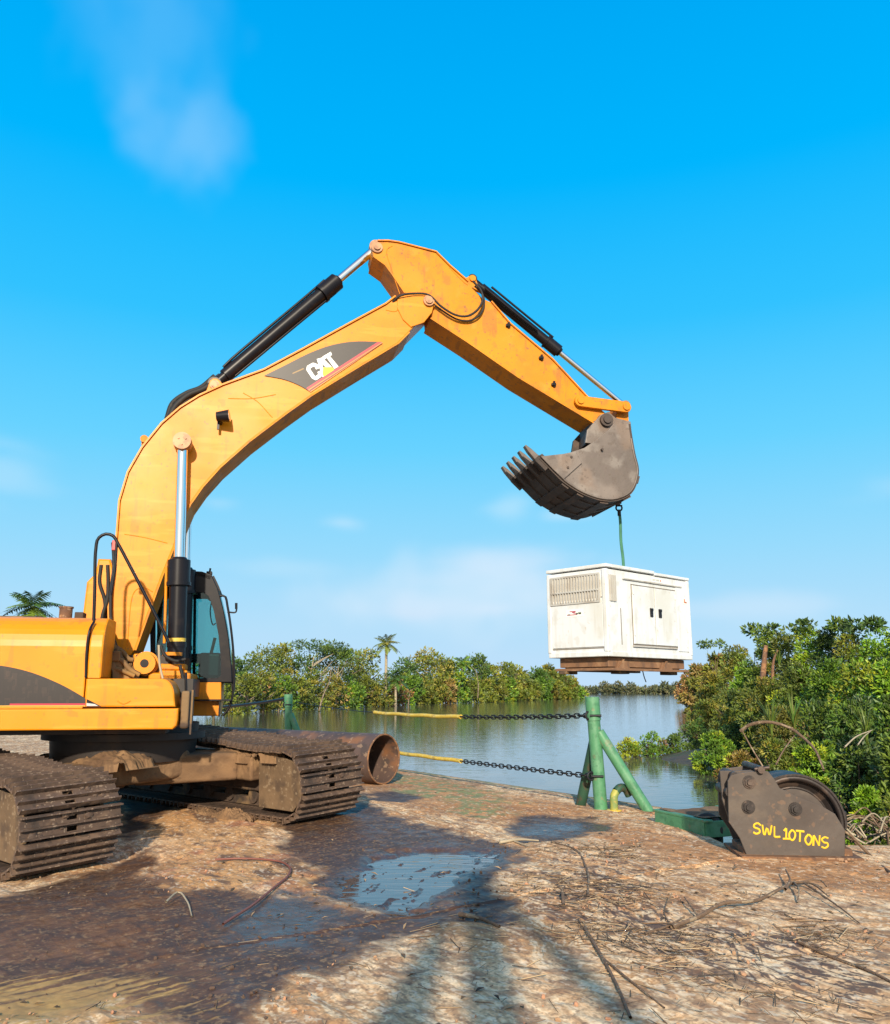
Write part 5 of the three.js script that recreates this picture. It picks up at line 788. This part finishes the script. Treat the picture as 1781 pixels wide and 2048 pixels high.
const NTH = ['first', 'second', 'third', 'fourth', 'fifth', 'sixth', 'seventh', 'eighth', 'ninth', 'tenth', 'eleventh', 'twelfth', 'thirteenth', 'fourteenth', 'fifteenth', 'sixteenth', 'seventeenth', 'eighteenth', 'nineteenth', 'twentieth', 'twenty-first', 'twenty-second', 'twenty-third', 'twenty-fourth', 'twenty-fifth', 'twenty-sixth', 'twenty-seventh', 'twenty-eighth', 'twenty-ninth', 'thirtieth', 'thirty-first', 'thirty-second'];
// --- trees of the far bank
const crownClumps = (seed, w, h, n, y0, flat = 1, rk = 1) => { const r = rngOf(seed), c = []; for (let i = 0; i < n; i++) { const a = r() * 6.283, k = Math.sqrt(r()), yy = r(), wide = Math.sin(Math.PI * Math.min(1, .22 + .7 * yy)); c.push([Math.cos(a) * k * w / 2 * wide, y0 + (h - y0) * (.06 + .90 * yy * flat + (1 - flat) * .85), Math.sin(a) * k * w / 2 * wide, rk * (w * .105 + h * .04) * (.55 + .8 * r()), r() < .6 ? seed : undefined]); } return c; };
const limbs = (seed, h, w, r0, n = 5) => { const r = rngOf(seed), g = [taper([V3(0, -.6, 0), V3((r() - .5) * .3 * w * .2, h * .35, 0), V3((r() - .5) * w * .25, h * .8, (r() - .5) * w * .2)], r0, r0 * .35, 7)]; for (let i = 0; i < n; i++) { const a = r() * 6.28, y = h * (.25 + .4 * r()); g.push(taper([V3(0, y, 0), V3(Math.cos(a) * w * .18, y + h * .13, Math.sin(a) * w * .18), V3(Math.cos(a) * w * .34, y + h * (.2 + .15 * r()), Math.sin(a) * w * .34)], r0 * .45, r0 * .12, 5)); } return g; };
function treeAt(name, label, cat, px, topY, dist, wPx, o) {
  const t = tag(group(name), label, cat, o.group), [x, z] = bankPt(px, dist); t.position.set(x, WATER + (o.base ?? .3), z); t.rotation.y = o.turn ?? 0;
  const h = EYE + (1382 - topY) / FPX * dist - t.position.y, w = wPx / FPX * dist;
  leafMesh('crown', foliage({ seed: o.seed, clumps: o.clumps ? o.clumps(w, h) : crownClumps(o.seed, w, h, o.n ?? 26, h * (o.low ?? .1), 1, o.tight ? .82 : 1), perClump: o.per ?? 46, size: o.leaf ?? .42 * dist / 130, cols: o.cols ?? OLIVE, up: o.up ?? .35 }), t);
  obj('trunk', limbs(o.seed + 900, h * (o.trunkH ?? .85), w, o.r0 ?? .18, o.nl ?? 5), o.bark ?? M.bark, t); return t;
}
function palm(name, label, px, topY, dist, wPx, seed, opt = {}) {
  const t = tag(group(name), label, 'palm tree', opt.group), [x, z] = bankPt(px, dist); t.position.set(x, WATER + .2, z); const h = EYE + (1382 - topY) / FPX * dist - t.position.y, R = wPx / FPX * dist / 2, r = rngOf(seed), hc = h - R * .62;
  obj('trunk', taper([V3(0, -.5, 0), V3((opt.lean ?? 0) * .6, hc * .5, 0), V3(opt.lean ?? 0, hc, 0)], opt.r0 ?? R * .09, (opt.r0 ?? R * .09) * .8, 9), M.palePole, t);
  const n = opt.n ?? 22;
  for (let i = 0; i < n; i++) {
    const a = i / n * 6.283 * 2.4 + r() * .4, el = mix(1.25, -.55, Math.pow((i + .5) / n, .9)) + (r() - .5) * .2, pos = [], col = [], len = R * (1.0 + .15 * r()), dir = V3(Math.cos(a), 0, Math.sin(a)), side = V3(-Math.sin(a), 0, Math.cos(a)), P = (k) => V3((opt.lean ?? 0), hc, 0).addScaledVector(dir, len * k * Math.cos(el * (1 - .3 * k))).add(V3(0, len * (k * Math.sin(el) - .42 * k * k), 0));
    const base = (opt.cols ?? OLIVE)[(r() * 4) | 0], m = 13;
    for (let j = 1; j <= m; j++) { const k = j / m, p = P(k * .97), p2 = P(Math.min(1, k + .05)), L0 = len * .30 * Math.sin(Math.PI * Math.min(.95, .18 + .8 * k)); for (const sg of [1, -1]) { const e = p.clone().addScaledVector(side, sg * L0).addScaledVector(dir, L0 * .5).add(V3(0, -L0 * (.25 + .35 * r()), 0)), w = p.clone().lerp(p2, 1.1); const q = [p, w, e]; for (const v of q) pos.push(v.x, v.y, v.z); const tt = .8 + .5 * r(); for (let v = 0; v < 3; v++) col.push(base[0] * tt, base[1] * tt, base[2] * tt); } }
    const g = new THREE.BufferGeometry(); g.setAttribute('position', new THREE.Float32BufferAttribute(pos, 3)); g.setAttribute('color', new THREE.Float32BufferAttribute(col, 3)); g.computeVertexNormals(); leafMesh('frond', g, t);
  }
  return t;
}
palm('palm_tree', 'tall palm rising above the far bank trees, left of the middle of the picture', 772, 1270, 152, 58, 61, { r0: .28 });
palm('palm_tree', 'palm showing only its ragged crown above the excavator hood', 50, 1181, 84, 112, 62, { cols: DEEP, n: 26 });
palm('palm_tree', 'short bushy palm standing out of the far bank row right of the rounded grey crown', 925, 1312, 196, 46, 63, { cols: LIME });
palm('palm_tree', 'small palm in the far bank row left of the generator', 1048, 1340, 240, 32, 64, {});
palm('palm_tree', 'low palm standing in front of the tall palm at the water side', 792, 1338, 150, 60, 65, { cols: DEEP });
{ // flat umbrella tree
  treeAt('umbrella_tree', 'flat topped umbrella tree with bare spreading limbs on the far bank', 'tree', 620, 1283, 128, 130, { seed: 71, per: 40, leaf: .34, cols: DEEP, trunkH: .93, r0: .22, nl: 9, bark: M.palePole, group: undefined, clumps: (w, h) => { const r = rngOf(72), c = []; for (let i = 0; i < 26; i++) { const a = r() * 6.28, k = Math.sqrt(r()); c.push([Math.cos(a) * k * w / 2, h - .35 - .5 * r() - k * .5, Math.sin(a) * k * w / 2.6, .75]); } return c; } });
  treeAt('umbrella_tree', 'dense flat dome tree on the far bank between the umbrella tree and the tall palm', 'tree', 672, 1287, 134, 66, { seed: 73, per: 70, leaf: .36, cols: DEEP, trunkH: .8, bark: M.palePole, clumps: (w, h) => { const r = rngOf(74), c = []; for (let i = 0; i < 26; i++) { const a = r() * 6.28, k = Math.sqrt(r()); c.push([Math.cos(a) * k * w / 2, h - .5 - 1.7 * r() * (1 - k * .5) - k * k * 1.2, Math.sin(a) * k * w / 2, .85]); } return c; } });
}
{
  const back = [[470, 1322, 62], [500, 1312, 66], [536, 1300, 70], [560, 1296, 50], [590, 1318, 70], [640, 1318, 76], [700, 1308, 74], [735, 1304, 70], [812, 1322, 60], [848, 1305, 58], [872, 1312, 54], [900, 1326, 50], [950, 1316, 52], [980, 1332, 46], [1008, 1331, 44], [1030, 1338, 44], [1075, 1342, 44], [1098, 1334, 26], [1122, 1350, 38], [1143, 1356, 34]];
  const lab = ['slender dark', 'olive rounded', 'grey green loose', 'pale bushy'];
  back.forEach(([x, y, w], i) => treeAt('mangrove_tree', `${lab[i % 4]} tree, ${NTH[i]} from the cab in the back row of the far bank`, 'tree', x, y, farDist(x) + 7, w * 1.35, { seed: 200 + i * 7, cols: i % 4 === 0 ? DEEP : i % 4 === 2 ? [...OLIVE, [.14, .13, .06]] : OLIVE, n: 46, per: 46, low: .02, bark: M.bark, group: 'trees in the back row of the far bank' }));
  const bark2 = M.palePole; let i = 0;
  for (let x = 462; x < 1165; x += x < 760 ? 33 : x < 1000 ? 25 : 17) { const d = farDist(x), r = h2(i, 3, 9), top = mix(1346, 1362, r) + (x > 900 ? (x - 900) * .045 : 0), w = x < 760 ? 70 : x < 1000 ? 54 : 38; const t = treeAt('mangrove_bush', `${['yellow green', 'olive', 'brownish green', 'fresh green'][i % 4]} bush, ${NTH[i]} from the cab along the far waterline`, 'bush', x, top, d, w, { seed: 400 + i * 5, cols: i % 4 === 2 ? [...DRY, ...OLIVE] : i % 4 === 3 ? LIME : OLIVE, n: 32, per: 48, low: -.06, base: -.35, trunkH: .7, bark: M.bark, group: 'bushes along the waterline of the far bank' }); i++; }
  // bare pale trunks
  const tr = (px, dist, pts, label) => { const [x, z] = bankPt(px, dist), o = tag(group('dead_tree'), label, 'tree trunk'); o.position.set(x, WATER + .1, z); obj('trunk', taper(pts.map((p) => V3(...p)), .13, .05, 7), M.bark, o); };
  tr(640, 112, [[0, 0, 0], [.5, 2, 0], [1.2, 3.6, 0], [1.4, 5.2, 0]], 'pale leaning bare trunk at the waterline left of the tall palm'); tr(956, 188, [[0, 1, 0], [.1, 4, 0], [-.4, 6.6, 0], [-1.4, 7.8, 0]], 'pale curved bare trunk in front of the far bank row');
  // trees behind the machine
  [[20, 1330, 150], [140, 1322, 150], [260, 1330, 140], [380, 1326, 120], [430, 1318, 90]].forEach(([x, y, w], j) => treeAt('mangrove_tree', ['olive far bank tree hidden behind the hood at the left edge', 'olive far bank tree behind the hood, second from the left edge', 'olive far bank tree behind the boom foot', 'olive far bank tree behind the cab, its foot seen under the house', 'olive far bank tree touching the front edge of the cab'][j], 'tree', x, y, farDist(x), w, { seed: 700 + j * 3, n: 30, per: 40, low: 0, group: 'far bank trees behind the excavator' }));
  // distant wood
  const r = rngOf(88), cl = []; for (let k = 0; k < 900; k++) { const px = mix(900, 1800, r()), [x, z] = bankPt(px, 730 + 40 * r()); const top = (1.2 + 5.8 * fbm(px * .035, 3, 3, 90)); cl.push([x, WATER + .8 + top * r(), z, 2.4]); } for (const px of [1240, 1262, 1330, 1352, 1210]) { const [x, z] = bankPt(px, 732); for (let k = 0; k < 4; k++) cl.push([x + (r() - .5) * 4, WATER + 6 + 2.6 * r(), z, 1.7]); }
  const o = leafMesh('distant_wood', foliage({ seed: 89, clumps: cl, perClump: 22, size: 2.2, cols: [[.10, .12, .05], [.13, .13, .055], [.085, .105, .05]], up: .4 }), scene); tag(o, 'low line of trees on the distant shore at the bend of the river', 'wood', null, 'stuff');
}
// --- mangrove thicket of the near bank
{
  const where = (x) => x < 1450 ? 'at the left end of the thicket' : x < 1530 ? 'left of the arching branch' : x < 1610 ? 'above the winch' : x < 1700 ? 'above and right of the winch' : 'at the right edge of the picture';
  const S = [ // px, top, base px distance, width px, palette, leaf
    [1378, 1352, 140, 46, DRY, .4, 'brown dry bush beyond the thicket behind the generator'], [1398, 1332, 92, 64, DRY, .34, 'russet and green bush where the thicket meets the river'], [1440, 1312, 62, 70, [...DRY, ...OLIVE], .28, 'brown topped bush under the small umbrella tree'], [1425, 1350, 52, 60, OLIVE, .2, 'olive bush whose foot overhangs the river'],
    [1478, 1298, 46, 80, OLIVE, .2], [1500, 1330, 34, 90, LIME, .17], [1540, 1262, 33, 70, DEEP, .17], [1580, 1256, 32, 80, OLIVE, .16], [1625, 1255, 30, 84, LIME, .16], [1668, 1250, 29, 80, DEEP, .15], [1712, 1275, 27, 84, OLIVE, .15], [1760, 1262, 25, 90, LIME, .15], [1815, 1262, 23, 110, LIME, .15],
    [1420, 1402, 42, 90, OLIVE, .17], [1468, 1385, 33, 110, [...OLIVE, ...DEEP], .15], [1535, 1352, 27, 120, OLIVE, .14], [1600, 1330, 25, 110, [...LIME, ...OLIVE], .14], [1665, 1325, 23, 120, LIME, .14], [1730, 1318, 21, 130, LIME, .15], [1800, 1315, 19, 140, LIME, .15],
    [1480, 1440, 29, 100, DEEP, .14], [1560, 1415, 23, 110, [...DEEP, ...DRY], .13], [1640, 1408, 19.5, 130, DEEP, .13], [1715, 1400, 17.5, 140, [...LIME, ...DEEP], .13], [1795, 1395, 15.5, 150, DEEP, .14],
    [1425, 1462, 27.5, 80, LIME, .12, 'bright green low bush at the waterline left of the winch'], [1470, 1500, 23, 84, [...LIME, ...DRY], .11, 'low bush with pale leaves just left of the winch top'], [1545, 1478, 19.5, 100, OLIVE, .11], [1620, 1486, 16, 120, LIME, .11, 'bright green leafy bush just above the winch wheel'], [1700, 1475, 13.6, 130, DEEP, .12], [1790, 1470, 12.4, 150, DEEP, .12],
    [1715, 1565, 12.2, 70, LIME, .09, 'bright yellow green bush right of the winch wheel'], [1770, 1575, 11.6, 90, [...OLIVE, ...DRY], .09, 'dry low bush at the right edge beside the winch'],
    [1292, 1462, 36, 66, [...LIME, ...DRY], .13, 'low yellow green bush on the spit of mud in the river'], [1252, 1474, 35.2, 46, [...DRY, ...LIME], .11, 'lowest bush at the tip of the spit of mud'], [1340, 1462, 36.5, 70, DEEP, .13, 'dark bush on the spit of mud next to the thicket'], [1388, 1440, 38, 70, DEEP, .15, 'dark bush between the spit and the thicket']];
  S.forEach(([px, top, d, w, cols, leaf, label], i) => {
    const names = ['leafy green', 'dark green', 'olive', 'bright green', 'shaded'];
    treeAt('mangrove_shrub', label ?? `${names[i % 5]} mangrove shrub ${where(px)}, ${top < 1280 ? 'its crown against the sky' : top < 1360 ? 'halfway up the thicket' : top < 1450 ? 'low in the thicket' : 'near the ground'}`, 'shrub', px, top, d, w, { seed: 1000 + i * 11, cols, leaf: leaf * (i < 4 ? 1 : .72), tight: true, n: i >= 33 ? 40 : 66, per: i > 3 && i < 33 ? 105 : 60, low: i >= 25 ? -.25 : d > 40 ? 0 : .05, base: i >= 33 ? .0 : .1, r0: .05, nl: 6, bark: M.twig, up: .25, group: label ? undefined : 'mangrove shrubs of the near bank thicket' });
  });
  treeAt('umbrella_tree', 'small flat topped tree standing above the brown bush at the left end of the thicket', 'tree', 1432, 1284, 60, 44, { seed: 75, per: 26, leaf: .2, cols: DEEP, trunkH: .96, r0: .05, nl: 7, bark: M.twig, clumps: (w, h) => { const r = rngOf(76), c = []; for (let i = 0; i < 12; i++) { const a = r() * 6.28, k = Math.sqrt(r()); c.push([Math.cos(a) * k * w / 2, h - .15 - .25 * r(), Math.sin(a) * k * w / 2, .2]); } return c; } });
  // tufts against the sky
  [[1512, 1252, 34, 40], [1548, 1254, 33, 30], [1615, 1248, 30, 28], [1690, 1240, 28, 36], [1722, 1244, 27, 22], [1765, 1240, 26, 18]].forEach(([px, top, d, w], i) => treeAt('sapling', ['thin sapling with two leaf tufts above the dead trunk', 'short sapling right of the dead trunk tip', 'small round tuft above the middle of the thicket', 'tall grey green sapling above the thicket', 'thin nearly bare sapling beside the tall one', 'single leaf tuft near the right edge'][i], 'sapling', px, top, d, w, { seed: 1700 + i * 3, per: 26, leaf: .17, cols: DEEP, trunkH: .97, r0: .03, nl: 4, bark: M.twig, clumps: (w2, h) => { const r = rngOf(1800 + i), c = []; for (let k = 0; k < 7; k++) c.push([(r() - .5) * w2, h - .1 - .5 * r() * r(), (r() - .5) * w2, .15]); return c; } }));
  // dead trunk, arching branches, bare sticks, grass blades
  const W = (px, py, d) => atZ(px, py, d), br = (name, label, cat, parts, m) => { const o = tag(group(name), label, cat); parts.forEach(([pts, r0, r1], i) => obj(i ? 'twig' : 'stem', taper(pts.map((p) => W(...p)), r0, r1, 7), m, o)); };
  br('dead_tree', 'brown dead trunk wrapped in dry leaves standing in the thicket', 'tree trunk', [[[[1520, 1420, 28], [1524, 1380, 28], [1528, 1330, 28.2], [1532, 1292, 28.4]], .13, .07], [[[1545, 1370, 27.9], [1548, 1320, 28], [1556, 1300, 28]], .06, .03]], M.rust);
  br('arching_branch', 'long arching bare branch behind the winch', 'branch', [[[[1482, 1462, 12.4], [1500, 1450, 12.3], [1535, 1444, 12.2], [1580, 1456, 12.0], [1610, 1478, 11.8], [1632, 1502, 11.5], [1648, 1540, 11.2]], .026, .014]], M.twig);
  br('bare_stick', 'straight bare stick leaning to the left above the winch', 'branch', [[[[1528, 1536, 11.6], [1505, 1498, 11.8], [1484, 1460, 12]], .012, .008]], M.twig); br('bare_stick', 'bare stick leaning to the right above the winch', 'branch', [[[[1552, 1530, 11.5], [1568, 1500, 11.7], [1590, 1470, 12]], .011, .007]], M.twig);
  br('bare_stick', 'pair of thin pale stalks in the dark gap at the right', 'branch', [[[[1690, 1494, 12], [1712, 1474, 12.2], [1745, 1460, 12.5]], .012, .006], [[[1716, 1490, 12], [1728, 1474, 12.2], [1742, 1462, 12.5]], .01, .005]], M.palePole);
  { const r = rngOf(64), pts = []; const o = tag(group('brushwood'), 'tangle of dry twigs on the bank right of the winch', 'brushwood'); const g = []; for (let i = 0; i < 42; i++) { const p = W(1700 + 90 * r(), 1640 + 50 * r(), 10 + .8 * r()), a = r() * 6.28, l = .25 + .5 * r(); g.push(taper([p, p.clone().add(V3(Math.cos(a) * l * .5, .08 + .1 * r(), Math.sin(a) * l * .3)), p.clone().add(V3(Math.cos(a) * l, .12 * (r() - .3), Math.sin(a) * l * .6))], .012, .005, 5)); } obj('twig', g.slice(0, 28), M.twig, o).userData.kind = 'stuff'; obj('pale_twig', g.slice(28), M.palePole, o).userData.kind = 'stuff'; }
  { // grass blades with long arching leaves
    const blades = (label, px, py, d, n, len, seed) => { const r = rngOf(seed), o = tag(group('reed_clump'), label, 'reeds'), c = W(px, py, d); o.position.copy(c); const pos = [], col = []; for (let i = 0; i < n; i++) { const a = r() * 6.28, sp = .15 + .5 * r(), l = len * (.6 + .6 * r()), dir = V3(Math.cos(a), 0, Math.sin(a)), side = V3(-Math.sin(a), 0, Math.cos(a)), P = (k) => V3().addScaledVector(dir, l * sp * k * k).add(V3(0, l * (k - .45 * sp * k * k * k), 0)), b = [.08 + .05 * r(), .13 + .05 * r(), .022]; for (let j = 0; j < 6; j++) { const k0 = j / 6, k1 = (j + 1) / 6, w0 = .016 * (1 - k0), w1 = .016 * (1 - k1), A = P(k0), B = P(k1), q = [A.clone().addScaledVector(side, w0), A.clone().addScaledVector(side, -w0), B.clone().addScaledVector(side, w1), A.clone().addScaledVector(side, -w0), B.clone().addScaledVector(side, -w1), B.clone().addScaledVector(side, w1)]; for (const v of q) { pos.push(v.x, v.y, v.z); col.push(...b); } } } const g = new THREE.BufferGeometry(); g.setAttribute('position', new THREE.Float32BufferAttribute(pos, 3)); g.setAttribute('color', new THREE.Float32BufferAttribute(col, 3)); g.computeVertexNormals(); leafMesh('blade', g, o).userData.kind = 'stuff'; };
    blades('tall reeds growing in the middle of the thicket above the winch', 1590, 1470, 15, 40, .8, 91); blades('reeds with dry tips left of the arching branch', 1545, 1480, 15.5, 40, .9, 92); blades('long leaved reeds at the dark right side of the thicket', 1735, 1490, 12.8, 34, .6, 93); blades('reeds high in the thicket right of the dead trunk', 1560, 1340, 26, 26, .8, 94);
  }
}
// ---------------------------------------------------------------- out of frame: what throws the long shadows at the bottom of the picture
{
  const o = tag(group('chain_post'), 'tall green pipe post with two braces standing behind the camera, throwing the long shadow stripes', 'post'); o.position.set(.2, 0, 1.0);
  obj('pipe', rod(V3(0, -.03, 0), V3(0, 3.7, 0), .15, .14, 28), M.green, o);
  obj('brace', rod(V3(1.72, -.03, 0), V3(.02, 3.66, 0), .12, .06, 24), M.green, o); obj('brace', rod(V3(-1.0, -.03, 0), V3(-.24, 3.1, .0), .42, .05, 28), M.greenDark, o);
  obj('tie_bar', rod(V3(-.22, 3.0, 0), V3(.1, 3.1, 0), .03, .03, 14), M.green, o);
}
renderer.render(scene, camera);
